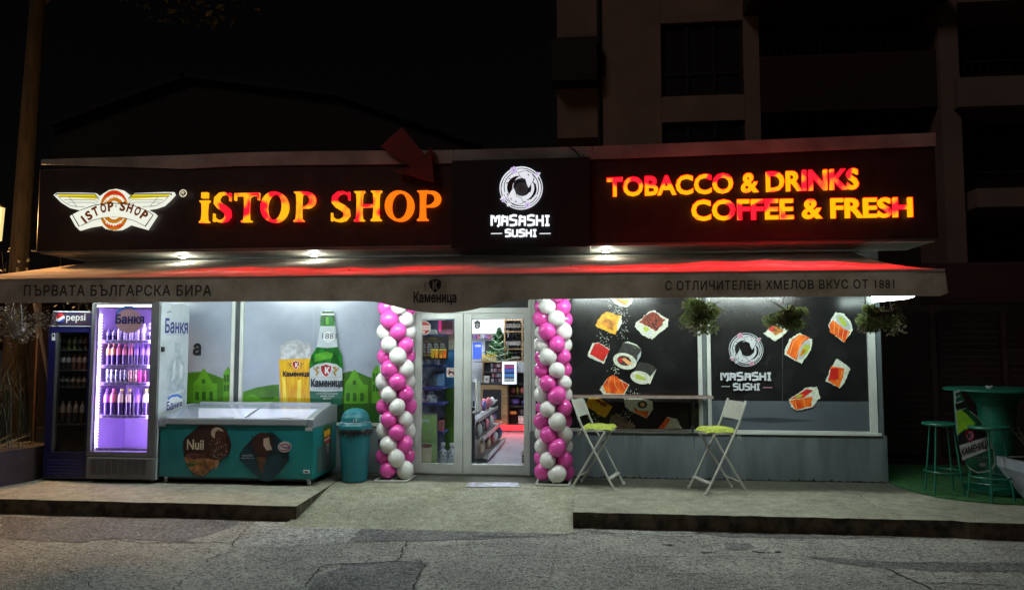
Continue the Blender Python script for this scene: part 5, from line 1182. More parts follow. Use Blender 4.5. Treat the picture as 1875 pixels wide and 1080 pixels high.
# top shelf: small dark and pale bottles
p_ = pet('water_bottle', 'pale bottle on the top shelf of the lit fridge', .19, .03, (.45, .42, .6), (.4, .35, .6), (.6, .6, .8), 'pale bottles on the top shelf of the lit fridge')
for q_, (px_, s_) in enumerate(((218, 1), (229.5, .85), (240, .85), (251, .95), (262, 1.15), (266, 1.2))):
    c = p_ if q_ == 0 else dup(p_, (0, 0, 0)); c.location = (sx(px_, 0), YBt+(.0 if px_ != 266 else .07), shz[0]+.001); c.scale = (1, 1, s_)
p_ = pet('water_bottle', 'small dark bottle on the top shelf of the lit fridge', .15, .033, (.02, .02, .05), (.05, .04, .14), (.1, .08, .25), 'small dark bottles on the top shelf of the lit fridge')
for q_, px_ in enumerate((197.5, 208.5, 272)):
    c = p_ if q_ == 0 else dup(p_, (0, 0, 0)); c.location = (sx(px_, 0), YBt, shz[0]+.001)
def can(lab, c1, c2, grp):
    m_ = MB(); ma = mat('can_'+lab[:12], c1, .25, metal=.3, noise=.8, scale=35, col2=c2, ramp=(.42, .55)); m_.lathe([(0, 0), (.02, 0), (.026, .008), (.027, .02), (.027, .152), (.022, .166, M_steel), (.02, .166, M_steel), (0, .164, M_steel)], (0, 0, 0), ma, 14)
    return m_.build('drink_can', loc=(0, 0, 0), label=lab, cat='can', group=grp)
for lab, c1, c2, pxs in (('black slim can with pale marks in the lit fridge', (.45, .5, .55), (.01, .012, .015), (199, 207, 216, 224.5, 232)), ('pink slim can in the lit fridge', (.75, .05, .3), (.6, .03, .25), (257.5,)),
                     ('brown and cream slim can in the lit fridge', (.6, .42, .3), (.12, .04, .02), (240, 249)), ('dark red slim can at the right end of its shelf in the lit fridge', (.25, .04, .12), (.06, .02, .04), (266.5,))):
    c0 = can(lab, c1, c2, lab.replace('can ', 'cans ') if len(pxs) > 1 else None)
    for q_, px_ in enumerate(pxs):
        c = c0 if q_ == 0 else dup(c0, (0, 0, 0)); c.location = (sx(px_, 0), YBt, shz[2]+.001)

# ---- blue fridge, unlit
BX0, BX1, BY0, BY1, BZ = -6.87, -6.27, -1.0, -.35, 2.14
M_pb = mat('fridge_blue', (.007, .008, .065), .35, noise=.1); M_pd = mat('fridge_dark_inside', (.03, .03, .036), .5)
pf = thing('blue_fridge', 'tall dark blue unlit drinks fridge with a round tricolour logo on its header', 'fridge', ((BX0+BX1)/2, -.68, 0))
b = MB(); b.box(BX0, BY0+.05, .03, BX0+.04, BY1, BZ, M_pb); b.box(BX1-.04, BY0+.05, .03, BX1, BY1, BZ, M_pb); b.box(BX0+.04, BY1-.03, .03, BX1-.04, BY1, BZ, M_pb)
b.box(BX0+.04, BY0+.05, BZ-.3, BX1-.04, BY1-.03, BZ, M_pb); b.box(BX0+.04, BY0+.05, .03, BX1-.04, BY1-.03, .32, M_pb); b.box(BX0+.041, BY1-.04, .33, BX1-.041, BY1-.032, BZ-.3, M_pd)
b.build('cabinet', pf, bevel=.012)
hz = at(120, 597, BY0)[1]
b = MB(); b.box(BX0+.06, BY0-.01, hz, BX1-.01, BY0+.049, BZ-.02, M_pb); hd = b.build('header', pf, bevel=.01)
P = Print(BY0-.0115); P.poly([(93, 595), (95, 580), (99, 572), (165, 572), (166, 595)], mat('header_dark', (.012, .02, .06), .3, noise=.7, scale=6, col2=(.05, .02, .025)))
P.line([(98, 570), (165, 571)], .012, mat('header_pale', (.55, .58, .62), .4)); P.line([(92, 596.5), (166, 597)], .008, mat('header_pale', (.5, .5, .5), .4))
P.el(111, 582, 8, 8.5, mat('logo_white', (.62, .62, .65), .4)); c_ = (111, 582)
P.poly([(103.4, 580), (104.5, 577), (107.5, 574), (111, 573.4), (115, 574.4), (117.8, 577.5), (113, 579), (108, 583), (104, 583.5)], mat('logo_red', (.5, .02, .03), .4))
P.poly([(118.9, 582.5), (118, 586), (115, 589.5), (111, 590.6), (107.5, 590), (105, 588), (109, 588), (114, 585)], mat('logo_blue2', (.02, .05, .4), .4))
P.txt('pepsi', 121, 156, 574.5, 591, M_st, bold=.005); P.b.build('header_logo', hd)
b = MB(); b.box(BX0, BY0, .33, BX0+.095, BY0+.048, hz-.006, M_pb); b.box(BX1-.05, BY0, .33, BX1, BY0+.048, hz-.006, M_pb); b.box(BX0+.095, BY0, hz-.08, BX1-.05, BY0+.048, hz-.006, M_pb); b.box(BX0+.095, BY0, .33, BX1-.05, BY0+.048, .36, M_pb)
b.box(BX0+.096, BY0+.002, .36, BX0+.135, BY0+.046, hz-.08, mat('gasket_grey', (.07, .075, .08), .5)); d = b.build('door', pf, bevel=.004)
b = MB(); b.box(BX0+.135, BY0+.01, .36, BX1-.05, BY0+.014, hz-.08, M_glass); b.build('door_pane', d)
P = Print(BY0-.001); P.poly([(95, 623), (95, 610), (101, 610), (101, 623)], M_st); P.poly([(96, 617), (96, 611.5), (100, 611.5), (100, 617)], M_ink); P.b.build('energy_sticker', d)
b = MB(); b.box(BX0, BY0-.002, .03, BX1, BY0+.048, .325, M_pb)
for k in range(5): b.box(BX0+.06, BY0-.008, .09+.04*k, BX1-.06, BY0-.003, .105+.04*k, M_navy)
b.build('base_panel', pf, bevel=.006)
shb = [at(130, yy, BY0+.08)[1] for yy in (640, 677, 708, 776)]
for z in shb:
    b = MB(); b.box(BX0+.045, BY0+.07, z-.012, BX1-.045, BY1-.05, z, M_pd); b.build('shelf', pf)
darkb = [('green', (.08, .13, .04), (.13, .2, .07)), ('red', (.08, .03, .02), (.2, .07, .05)), ('brown', (.05, .025, .015), (.22, .14, .10)), ('black', (.02, .02, .022), (.15, .15, .17))]
protos = {}
for r_, (z, h_, cols, word) in enumerate(((shb[0], .17, ('black', 'black', 'green', 'green', 'black', 'red'), 'top'), (shb[1], .2, ('black', 'black', 'black', 'red', 'red', 'red'), 'second'), (shb[2], .13, ('black', 'black', 'black', 'brown', 'brown', 'brown'), 'third'), (shb[3], .29, ('brown', 'brown', 'brown', 'brown', 'brown'), 'lowest'))):
    for k, cn in enumerate(cols):
        key = (word, cn)
        x = at(107+k*(10 if r_ < 3 else 12), 660, BY0+.14)[0]
        if key not in protos:
            cc_ = [q_ for q_ in darkb if q_[0] == cn][0]; lab = 'dim %s drink bottle on the %s shelf of the blue fridge' % (cn, word)
            p_ = pet('soda_bottle', lab, h_, .03, cc_[1], cc_[2], cc_[2], 'dim %s bottles on the %s shelf of the blue fridge' % (cn, word)); protos[key] = p_
        else: p_ = dup(protos[key], (0, 0, 0))
        p_.location = (x, BY0+.14, z+.001)
# ---- chest freezer
CX0, CX1, CY0, CY1 = -5.31, -3.335, -1.02, -.2
M_teal = mat('freezer_teal', (.01, .20, .205), .33, noise=.25, scale=1.2, col2=(.006, .13, .15)); M_fw = mat('freezer_rim_grey', (.26, .29, .32), .3, noise=.05)
M_fin = mat('freezer_inner_white', (.8, .82, .88), .5, noise=.05); fz = thing('chest_freezer', 'teal ice cream chest freezer with a curved sliding glass lid', 'freezer', ((CX0+CX1)/2, -.6, 0))
rim = .77
b = MB(); b.box(CX0, CY0, .085, CX1, CY0+.05, rim-.005, M_teal); b.box(CX0, CY1-.05, .085, CX1, CY1, rim-.005, M_teal); b.box(CX0, CY0+.05, .085, CX0+.05, CY1-.05, rim-.005, M_teal); b.box(CX1-.05, CY0+.05, .085, CX1, CY1-.05, rim-.005, M_teal)
b.box(CX0+.05, CY0+.05, .085, CX1-.05, CY1-.05, .2, M_teal); b.build('body', fz, bevel=.008)
b = MB(); b.box(CX0+.051, CY0+.051, .66, CX1-.051, CY1-.051, .67, M_fin); b.box(CX0+.051, CY1-.06, .67, CX1-.051, CY1-.051, .86, M_fin); b.box(CX0+.051, CY0+.06, .67, CX0+.06, CY1-.061, .80, M_fin); b.box(CX1-.06, CY0+.06, .67, CX1-.051, CY1-.061, .80, M_fin); b.build('liner', fz)
prof = []
for k in range(13):
    t = k/12; prof.append((CY0+.02+(CY1-CY0-.04)*t, rim+.045+.095*math.sin(t*PI*.62)/math.sin(PI*.62)))
for x in (CX0-.005, CX1-.075):
    b = MB(); b.prismx([(CY0-.012, rim-.075), (CY0-.012, rim+.035)]+[(p_[0], p_[1]+.012) for p_ in prof]+[(CY1+.005, rim+.14), (CY1+.005, rim-.075)], x, x+.08, M_fw); b.build('end_cap', fz, bevel=.01)
b = MB(); b.box(CX0+.076, CY0-.014, rim-.045, CX1-.076, CY0+.045, rim+.035, M_fw); b.box(CX0+.076, CY1-.04, rim-.07, CX1-.076, CY1+.005, rim+.175, M_fw); b.build('rim', fz, bevel=.012)
M_lid = glassy('freezer_glass', (.94, .96, .98))
xm = (CX0+CX1)/2+.12
for x0, x1, dz in ((CX0+.08, xm+.03, .004), (xm-.03, CX1-.08, -.008)):
    b = MB(); V = [(x, p_[0], p_[1]+dz) for p_ in prof for x in (x0, x1)]; b.add(V, [(2*i, 2*i+1, 2*i+3, 2*i+2) for i in range(12)], M_lid, True)
    ld = b.build('lid_pane', fz)
    b = MB()
    for x in (x0, x1-.02):
        b.add([(xx, p_[0], p_[1]+dz+.004) for p_ in prof for xx in (x, x+.02)], [(2*i, 2*i+1, 2*i+3, 2*i+2) for i in range(12)], M_fw if x != x0 or dz > 0 else M_dark, True)
    b.build('lid_frame', ld)
# ice cream packs inside
n_ = 0
for i in range(9):
    for j in range(2):
        x = CX0+.16+i*.2; yy = CY0+.2+j*.32; cw, c_ = [('white', (.8, .8, .82)), ('lilac', (.6, .55, .78)), ('pale blue', (.5, .62, .8))][(i*2+j) % 3]; sd_ = ('left', 'right')[i > 4]
        b = MB(); b.box(x-.08, yy-.12, .671, x+.08, yy+.12, .671+random.uniform(.03, .09), mat('icepack_%d' % int(c_[0]*20+c_[2]*10), c_, .4, noise=.5, scale=15)); b.build('ice_cream_pack', label='%s ice cream pack lying in the %s half of the chest freezer' % (cw, sd_), cat='pack', group='%s ice cream packs in the %s half of the freezer' % (cw, sd_), bevel=.01)
b = MB(); b.box(CX0+.2, CY0+.06, rim-.0, CX1-.2, CY0+.07, rim+.02, emis('freezer_inner_light', (.85, .85, 1), 60)); b.build('inner_light', fz)
# front print
P = Print(CY0-.0012)
P.poly([(366, 778), (395, 778), (409, 782), (420, 800), (424, 815), (420, 830), (396, 852), (380, 868), (368, 872), (352, 868), (338, 840), (335, 820), (335, 808), (340, 800)], mat('print_choc_brown', (.035, .012, .010), .4, noise=.3, scale=4))
M_cho = mat('print_chocolate', (.06, .018, .012), .4, noise=.5, scale=25, col2=(.03, .008, .006)); M_crm = mat('print_cream', (.50, .38, .30), .4); M_alm = mat('print_almond', (.42, .17, .06), .5, noise=.5, scale=15)
P.poly(rag([(338, 838), (345, 832), (376, 838), (392, 842), (398, 848), (384, 862), (372, 871), (356, 868), (344, 854)], .8), M_alm); P.el(352, 834, 11, 6, mat('print_berry', (.16, .04, .04), .5, noise=.6, scale=30)); P.el(368, 834, 9, 5, mat('print_berry', (.12, .03, .03), .5))
for a in (-150, -120, -95, -70, -40, 170, 200): P.line([(354, 852), (354+15*math.cos(R(a)), 852+9*math.sin(R(a)))], .013, M_gr3)
P.poly([(394, 845), (396, 838), (402, 838), (402, 848), (398, 856), (394, 858)], mat('print_stick', (.35, .22, .12), .5))
P.el(403, 795, 15, 13, M_cho); P.el(399, 793, 12, 11, M_crm, .5); P.el(404, 797, 9, 9, M_cho); P.line([(395, 800), (396, 791), (402, 786)], .012, M_cho)
P.el(401, 820, 19, 21, M_cho)
for k in range(46):
    a, q_ = random.random()*2*PI, math.sqrt(random.random()); P.el(401+18*q_*math.cos(a), 820+20*q_*math.sin(a), random.uniform(.5, 1.1), .8, M_crm, n=6); P.k -= 1
P.k += 1
P.txt('Nuii', 342, 373, 804, 823, mat('print_nuii_gold', (.6, .52, .36), .4), bold=.02)
P.poly([(470, 795), (500, 790), (510, 800), (530, 818), (530, 842), (520, 855), (497, 880), (482, 880), (462, 862), (440, 842), (439, 832), (446, 820)], mat('print_dark_teal', (.006, .035, .05), .4, noise=.4, scale=3))
P.poly([(470, 836), (486, 834), (489, 838), (482, 866), (476, 858)], mat('print_cone', (.14, .06, .025), .5, noise=.4, scale=20))
for k in range(6): P.line([(470+k, 840+k*4), (487-k*.7, 838+k*4)], .004, M_cho)
P.el(482, 812, 19, 21, mat('print_choc_ball', (.045, .016, .014), .3)); P.poly([(484, 802), (494, 800), (496, 812), (500, 822), (490, 824), (484, 815)], M_crm)
P.line([(465, 804), (462, 797), (467, 800)], .008, M_cho); P.line([(500, 802), (505, 799), (509, 802)], .008, M_cho)
P.txt('vanilla', 443, 463, 831, 835, M_lab); P.txt('blackberry', 442, 465, 836.5, 840, M_lab)
P.el(523, 817, 12.5, 10, M_lab, -.15); P.el(523, 818, 11, 6.5, mat('print_nestle_red', (.40, .02, .03), .4), -.1); P.el(523, 818, 9.5, 4.2, M_pw, -.1); P.txt('Nestlé', 515, 531, 815, 821, mat('print_nestle_blue', (.1, .02, .12), .4), bold=.03)
P.poly([(561, 788), (561, 782), (574, 782), (574, 788)], M_lab)
for k in range(16):
    x, y_ = random.uniform(300, 560), random.uniform(840, 878); P.line([(x, y_), (x+random.uniform(3, 14), y_+random.uniform(-3, 3))], .003, mat('scuff', (.02, .09, .10), .7, noise=.2))
P.b.build('front_print', fz)
b = MB(); p0, p1 = at(556, 866, CY0), at(567, 860, CY0); b.box(p0[0], CY0-.008, p0[1], p1[0], CY0-.001, p1[1], M_pw); b.box(p0[0]+.015, CY0-.011, p0[1]+.012, p1[0]-.015, CY0-.0085, p1[1]-.01, M_dark); b.build('thermometer', fz)
b = MB(); XS = CX1+.0015; sidepoly([(592, 782), (600, 776), (608, 778), (606, 800), (607, 815), (600, 830), (592, 815)], M_gr3, XS); sidepoly([(593, 790), (604, 784), (605, 794), (594, 800)], M_yel, XS+.001); sidepoly([(594, 800), (605, 795), (604, 808), (596, 812)], M_tuna, XS+.001)
sideline([(594, 806), (604, 800)], .02, M_pw, XS+.002); sidepoly([(597, 812), (603, 810), (602, 828), (599, 832)], M_pw, XS+.001)
b.build('side_print', fz)
b = MB()
for k in range(16): 
    z = .14+k*.02; b.box(CX1+.001, CY0+.12, z, CX1+.006, CY0+.62, z+.008, M_fg)
b.build('vent_grille', fz)
b = MB(); b.box(CX0+.03, CY0+.06, .05, CX1-.03, CY1-.06, .084, M_dark); b.build('underframe', fz)
cs = MB(); cs.lathe([(0, 0), (.012, .0), (.012, .045), (.0, .045)], (0, 0, 0), M_steel, 8)
for i, (x, yy) in enumerate(((CX0+.07, CY0+.05), (CX1-.07, CY0+.05), (CX0+.07, CY1-.05), (CX1-.07, CY1-.05))):
    b = MB(); b.prismx([(yy-.02, .085), (yy+.02, .085), (yy+.03, .03), (yy+.01, .03)], x-.02, x+.02, M_pw); b.tube([(x-.014, yy+.02, .028), (x+.014, yy+.02, .028)], .027, M_pw, 14); b.build('caster', fz)
# ---- waste bin
bx0, by0 = -2.95, -.6
M_bin = mat('bin_teal', (.012, .16, .20), .42, noise=.1); bn = thing('waste_bin', 'round teal plastic waste bin with a domed lid beside the freezer', 'bin', (bx0, by0, 0))
b = MB(); b.lathe([(0, .01), (.155, .01), (.158, .03), (.198, .60), (.205, .60), (.205, .62), (.19, .62)], (bx0, by0, 0), M_bin, 32); b.build('body', bn)
b = MB(); V = []; 
b.lathe([(.192, .62), (.212, .60), (.214, .63), (.206, .655)], (bx0, by0, 0), mat('bin_bag_black', (.015, .015, .016), .25, noise=.3, bump=.8, bscale=30), 40)
for k in range(26):
    a = 2*PI*k/26; b.add([(bx0+.213*math.cos(a), by0+.213*math.sin(a), .64), (bx0+.213*math.cos(a+.2), by0+.213*math.sin(a+.2), .64), (bx0+.222*math.cos(a+.1), by0+.222*math.sin(a+.1), .57-.03*random.random())], [(0, 1, 2)], mat('bin_bag_black', (0, 0, 0)))
b.build('bag', bn)
b = MB(); b.lathe([(.205, .655), (.212, .66), (.208, .70), (.186, .735), (.180, .74), (.172, .80), (.145, .855), (.10, .89), (.05, .905), (0, .908)], (bx0, by0, 0), M_bin, 36); ld = b.build('lid', bn)
P = Print(by0-.19); a = at(650, 770, by0-.178)
b = MB(); b.ribbon([(a[0]+.019*math.cos(t), a[1]+.019*math.sin(t)) for t in [2*PI*k/12 for k in range(12)]], .006, by0-.188, by0-.165, M_lab, True); b.build('lid_emblem', ld)
b = MB(); b.lathe([(.1885, .731), (.193, .735), (.1865, .74)], (bx0, by0, 0), M_lab, 36); b.build('lid_rim', ld)
# ---- balloon columns
M_bp = mat('balloon_pink', (.84, .09, .46), .2, noise=.04, coat=.3); M_bwt = mat('balloon_white', (.80, .80, .78), .17, noise=.03, coat=.3)
M_bp.node_tree.nodes['Principled BSDF'].inputs['Subsurface Weight'].default_value = 0
def bmesh_(m):
    b = MB(); b.sphere((0, 0, 0), .111, m, 22, 15, (1, 1, 1.03)); b.lathe([(.004, -.124), (.014, -.129), (.005, -.112), (.03, -.104)], (0, 0, 0), m, 8)
    return b
protoB = {}
def column(cx, cy, lab, ph, lean):
    o_ = thing('balloon_column', lab, 'balloon column', (cx, cy, 0), 'balloon columns beside the door')
    b = MB(); s_ = .215
    for (x0, y0, x1, y1) in ((-s_, -s_, s_, -s_+.03), (-s_, s_-.03, s_, s_), (-s_, -s_+.03, -s_+.03, s_-.03), (s_-.03, -s_+.03, s_, s_-.03), (-.015, -s_+.03, .015, s_-.03)): b.box(cx+x0, cy+y0, .002, cx+x1, cy+y1, .024, M_white)
    b.build('base_frame', o_, bevel=.003)
    b = MB(); b.tube([(cx, cy, .02), (cx, cy, 2.3)], .012, M_white, 8); b.build('pole', o_)
    for k in range(15):
        z = .135+k*.158
        for j in range(4):
            a = ph-k*PI/4+j*PI/2; m_ = M_bp if j % 2 == 0 else M_bwt
            if m_.name not in protoB:
                bb = bmesh_(m_).build('balloon', o_, loc=(0, 0, 0)); bb.parent = o_; protoB[m_.name] = bb; q_ = bb
            else: q_ = protoB[m_.name].copy(); COL.objects.link(q_); q_.parent = o_
            rr_ = .147+random.uniform(-.012, .012); q_.location = (rr_*math.cos(a)+lean*z, rr_*math.sin(a), z+random.uniform(-.008, .008))
            s1 = random.uniform(.90, 1.06); q_.scale = (s1, s1*random.uniform(.93, 1.03), s1*random.uniform(.95, 1.06)); q_.rotation_euler = (random.uniform(-.6, .6), random.uniform(-.6, .6), a)
    return o_
column(-2.475, -.43, 'pink and white balloon column between the teal bin and the door', R(-115), .004)
column(-.45, -.47, 'pink and white balloon column between the door and the folding chair', R(-160), .0)
# ---- wall counter
M_cb = mat('counter_board', (.10, .03, .025), .35, noise=.2); wc = thing('wall_counter', 'narrow dark red standing counter fixed under the sushi poster', 'counter', (.65, -.2, 1.05))
b = MB(); b.box(-.25, -.36, 1.045, 1.52, -.09, 1.07, M_cb); b.build('board', wc, bevel=.004)
b = MB(); b.box(-.25, -.366, 1.04, 1.525, -.361, 1.075, mat('counter_edge', (.30, .24, .22), .4)); b.build('edge_strip', wc)
for x in (-.12, 1.30):
    b = MB(); b.box(x-.015, -.34, 1.02, x+.015, -.1, 1.044, M_dark); b.box(x-.015, -.12, .60, x+.015, -.092, 1.018, M_dark); b.bar((x, -.33, 1.01), (x, -.11, .78), .02, .02, M_dark); b.build('bracket', wc)
# ---- folding bar chairs
M_ch = mat('chair_white', (.5, .51, .46), .35, noise=.12, scale=8); M_cu = mat('cushion_green', (.45, .55, .08), .85, noise=.2, scale=30, bump=.3)
def chair(lab):
    o_ = thing('folding_bar_chair', lab, 'chair', (0, 0, 0), 'tall white folding chairs by the counter'); hw = .235; r_ = .0135
    for s_ in (-1, 1):
        b = MB(); y_ = s_*hw; b.tube([(.27, y_, .012), (.20, y_, .13), (-.085, y_, .665), (-.15, y_, .80), (-.235, y_, 1.03), (-.245, y_*.97, 1.06)], r_, M_ch, 10); b.lathe([(0, 0), (.017, 0), (.016, .03), (0, .03)], (.275, y_, 0), M_white, 8); b.build('back_leg', o_)
        b = MB(); y2 = s_*(hw-.03); b.tube([(-.25, y2, .012), (.12, y2, .62), (.15, y2, .67)], r_, M_ch, 10); b.lathe([(0, 0), (.017, 0), (.016, .03), (0, .03)], (-.255, y2, 0), M_white, 8); b.build('front_leg', o_)
    b = MB()
    # curved back panel
    V = []; n = 8
    for j in range(7):
        t = j/6; x = -.165-.075*t; z = .84+.2*t; wv = hw-.012-(.03*max(0, (t-.7)/.3)**2)
        for i in range(n+1):
            u = -1+2*i/n; V.append((x-.02*(1-u*u)-.008, u*wv, z))
    m1 = len(V); V += [(a+.014, b_, c) for a, b_, c in V]; F = []
    for j in range(6):
        for i in range(n):
            q_ = j*(n+1)+i; F += [(q_, q_+1, q_+n+2, q_+n+1), (m1+q_, m1+q_+n+1, m1+q_+n+2, m1+q_+1)]
    for i in range(n): F += [(i, m1+i, m1+i+1, i+1), (6*(n+1)+i, 6*(n+1)+i+1, m1+6*(n+1)+i+1, m1+6*(n+1)+i)]
    for j in range(6): F += [(j*(n+1), (j+1)*(n+1), m1+(j+1)*(n+1), m1+j*(n+1)), (j*(n+1)+n, m1+j*(n+1)+n, m1+(j+1)*(n+1)+n, (j+1)*(n+1)+n)]
    b.add(V, F, M_ch, True); b.build('backrest', o_, bevel=.003)
    b = MB(); pts = [(-.13, -.17), (.12, -.19), (.2, -.15), (.22, 0), (.2, .15), (.12, .19), (-.13, .17)]; b.prismz(pts, .675, .695, M_ch); b.build('seat', o_, bevel=.006)
    b = MB()   # cushion: soft slab
    V = []; nn = 14
    for j in range(nn+1):
        for i in range(nn+1):
            u, v = -1+2*i/nn, -1+2*j/nn; e = (1-u**6)*(1-v**6); V.append((.03+.185*u, .18*v, .698+.045*max(0, e)**.35+.006*math.sin(7*u+3*v)+(.0)))
    F = [(j*(nn+1)+i, j*(nn+1)+i+1, (j+1)*(nn+1)+i+1, (j+1)*(nn+1)+i) for j in range(nn) for i in range(nn)]
    b.add(V, F, M_cu, True); cu = b.build('cushion', o_)
    b = MB()
    for s_ in (-1, 1):
        for k in range(3): b.tube([(-.13, s_*.19, .70), (-.155-.01*k, s_*.205, .69), (-.14-.02*k, s_*.215, .64-.012*k)], .004, M_ch, 5)
        b.sphere((-.15, s_*.207, .685), .014, M_ch, 8, 6)
    b.build('tie', cu)
    b = MB(); b.tube([(.205, -hw, .13), (.205, hw, .13)], .009, M_ch, 8); b.box(.18, -hw+.015, .125, .235, hw-.015, .145, M_ch)
    o1 = b.build('footrest', o_, bevel=.004)
    b = MB(); b.tube([(-.17, -hw+.03, .14), (-.17, hw-.03, .14)], .008, M_ch, 8); b.build('stretcher', o_)
    b = MB(); b.tube([(-.085, -hw, .665), (-.085, hw, .665)], .008, M_ch, 8); b.build('seat_rod', o_)
    return o_
c1 = chair('white folding bar chair with a green cushion beside the right balloon column'); c1.location = (.085, -.62, 0); c1.rotation_euler = (0, 0, R(-15))
c2 = dup(c1, (1.50, -.79, 0), R(180+15), 'white folding bar chair with a green cushion under the post between the two sushi windows')

# ================================================================ RIGHT TERRACE CORNER
M_mat = mat('artificial_grass', (.03, .15, .035), .95, noise=.5, scale=14, bump=.9, bscale=120, col2=(.012, .06, .015))
b = MB(); pts = [(3.69, -.04), (3.69, -.3), (3.74, -.62), (3.85, -.92), (4.05, -1.1), (4.35, -1.22), (4.9, -1.3), (7, -1.3), (7, 1.4), (3.69, 1.4)]
b.prismz(pts, .002, .016, M_mat); b.build('grass_mat', label='green artificial grass mat with a rounded edge under the bar stools', cat='mat')
M_gm = mat('green_metal', (.010, .125, .08), .36, noise=.1)
def stool(lab):
    o_ = thing('bar_stool', lab, 'stool', (0, 0, 0), 'green metal bar stools by the high table')
    b = MB(); b.lathe([(0, .765), (.17, .765), (.2, .772), (.205, .785), (.2, .797), (.17, .80), (0, .795)], (0, 0, 0), M_gm, 32); b.build('seat', o_)
    for k in range(4):
        a = R(40+90*k); b = MB(); b.tube([(.13*math.cos(a), .13*math.sin(a), .765), (.215*math.cos(a), .215*math.sin(a), .0)], .011, M_gm, 10); b.build('leg', o_)
    b = MB(); b.tube([(.195*math.cos(2*PI*k/36), .195*math.sin(2*PI*k/36), .25) for k in range(36)], .010, M_gm, 8, closed=True); b.build('foot_ring', o_)
    return o_
s1 = stool('green metal bar stool with a round seat nearest the shop corner'); s1.location = (4.03, -.72, .016)
s2 = dup(s1, (4.37, -1.04, .016), R(25), 'green metal bar stool standing in front of the bottle shaped panel')
s3 = dup(s1, (4.25, -.28, .016), R(10), 'green metal bar stool half hidden behind the two front stools'); s3.scale = (1, 1, .42)
bpy.data.objects.remove(s3.children[0]) if False else None
for o_ in [s3]+list(s3.children): bpy.data.objects.remove(o_, do_unlink=True)
# high table with its barrel base
tx, ty = 4.72, -.55
tb = thing('high_table', 'green high table with a round top and a printed bottle panel on its base', 'table', (tx, ty, .016))
zt_ = at(1760, 710, ty)[1]
b = MB(); b.lathe([(0, zt_-.03), (.52, zt_-.03), (.535, zt_-.025), (.535, zt_-.005), (.52, zt_), (0, zt_)], (tx, ty, 0), M_gm, 44); b.build('table_top', tb)
b = MB(); b.lathe([(0, .03), (.36, .03), (.36, .06), (.22, .10), (.17, .6), (.2, 1.0), (.30, zt_-.03)], (tx, ty, 0), M_gm, 28); b.build('pillar', tb)
b = MB(); b.tube([(tx+.42*math.cos(2*PI*k/40), ty+.42*math.sin(2*PI*k/40), .14) for k in range(40)], .014, M_gm, 8, closed=True); b.build('foot_ring', tb)
Yp = -.99
P = Print(Yp)
out = [(1747, 716), (1757, 714), (1768, 737), (1775, 751), (1790, 763), (1799, 774), (1806, 788), (1815, 806), (1821, 830), (1823, 850), (1815, 862), (1790, 866), (1775, 858), (1765, 840), (1757, 812), (1752, 790), (1750, 765), (1748, 740)]
P.b.prism(WP(out, Yp), Yp, Yp+.02, M_pw, M_gm)
cx_, cy_ = 1784, 795
P.poly([(cx_+(x-cx_)*.93, cy_+(y_-cy_)*.965) for x, y_ in out], mat('panel_bottle_dark', (.02, .16, .07), .35, noise=.5, scale=8))
P.poly([(1751, 752), (1760, 749), (1772, 760), (1786, 775), (1780, 782), (1765, 786), (1754, 795)], mat('panel_bottle_lime', (.5, .9, .04), .4, noise=.4, scale=8, col2=(.18, .6, .04)))
P.poly([(1750, 748), (1749, 738), (1764, 733), (1771, 745)], M_ink); P.line([(1750, 738), (1762, 734)], .012, M_pw); P.line([(1749, 728), (1758, 724)], .01, M_pw); P.line([(1752, 752), (1768, 747)], .006, M_pw)
P.poly([(1756, 818), (1753, 797), (1765, 790), (1786, 786), (1802, 792), (1806, 800)], M_ink)
P.poly([(1762, 842), (1756, 815), (1812, 797), (1817, 820)], M_pw)
P.poly([(1768, 788), (1775, 785), (1784, 786), (1784, 800), (1777, 811), (1770, 802), (1766, 793)], M_red); P.el(1776, 797, 6, 8, M_pink, .2); P.txt('К', 1772, 1780, 792, 803, M_ink, bold=.05)
P.b.text('КАМЕНИЦА', px_fn(1761, 1813, 821, 838, P.y(), None, 803, 820), M_ink, bold=.04)
# tilt the word with its label
P.poly([(1775, 856), (1764, 842), (1817, 822), (1820, 845), (1812, 858)], mat('panel_bottle_dark', (0, 0, 0)))
P.txt('С ОТЛИЧИТЕЛЕН', 1784, 1810, 836, 838.5, M_line); P.txt('ВКУС', 1790, 1804, 841, 843, M_line); P.el(1798, 850, 7, 3.5, M_line)
P.b.build('bottle_panel', tb)
b = MB(); b.lathe([(0, 0), (.035, 0), (.045, .03), (.04, .03), (.03, .008), (0, .008)], (4.62, -.62, zt_+.001), mat('ashtray_glass', (.35, .38, .38), .15), 16); b.build('ashtray', label='small glass ashtray on the green high table', cat='ashtray')
# concrete planter with dry twigs at the right edge
M_pl = mat('planter_grey', (.28, .31, .36), .7, noise=.2, scale=5, bump=.3)
px0, py0 = 4.30, -1.72
pl = thing('planter', 'large grey tapered concrete planter at the right edge with dry twigs', 'planter', (px0+.4, py0+.35, 0))
b = MB(); V = []; a0, a1 = at(1824, 836, -1.72), at(1852, 930, -1.6)
x_t, z_t = at(1824, 836, -1.0); V = [(x_t+.2, -1.75, .0), (x_t+1.1, -1.75, .0), (x_t+1.1, -1.2, .0), (x_t+.2, -1.2, .0), (x_t, -1.97, z_t-.09), (x_t+1.4, -1.97, z_t-.09), (x_t+1.4, -1.0, z_t-.09), (x_t, -1.0, z_t-.09), (x_t, -1.97, z_t), (x_t+1.4, -1.97, z_t), (x_t+1.4, -1.0, z_t), (x_t, -1.0, z_t)]
b.add(V, [(3, 2, 1, 0), (0, 1, 5, 4), (1, 2, 6, 5), (2, 3, 7, 6), (3, 0, 4, 7), (4, 5, 9, 8), (5, 6, 10, 9), (6, 7, 11, 10), (7, 4, 8, 11)], M_pl)
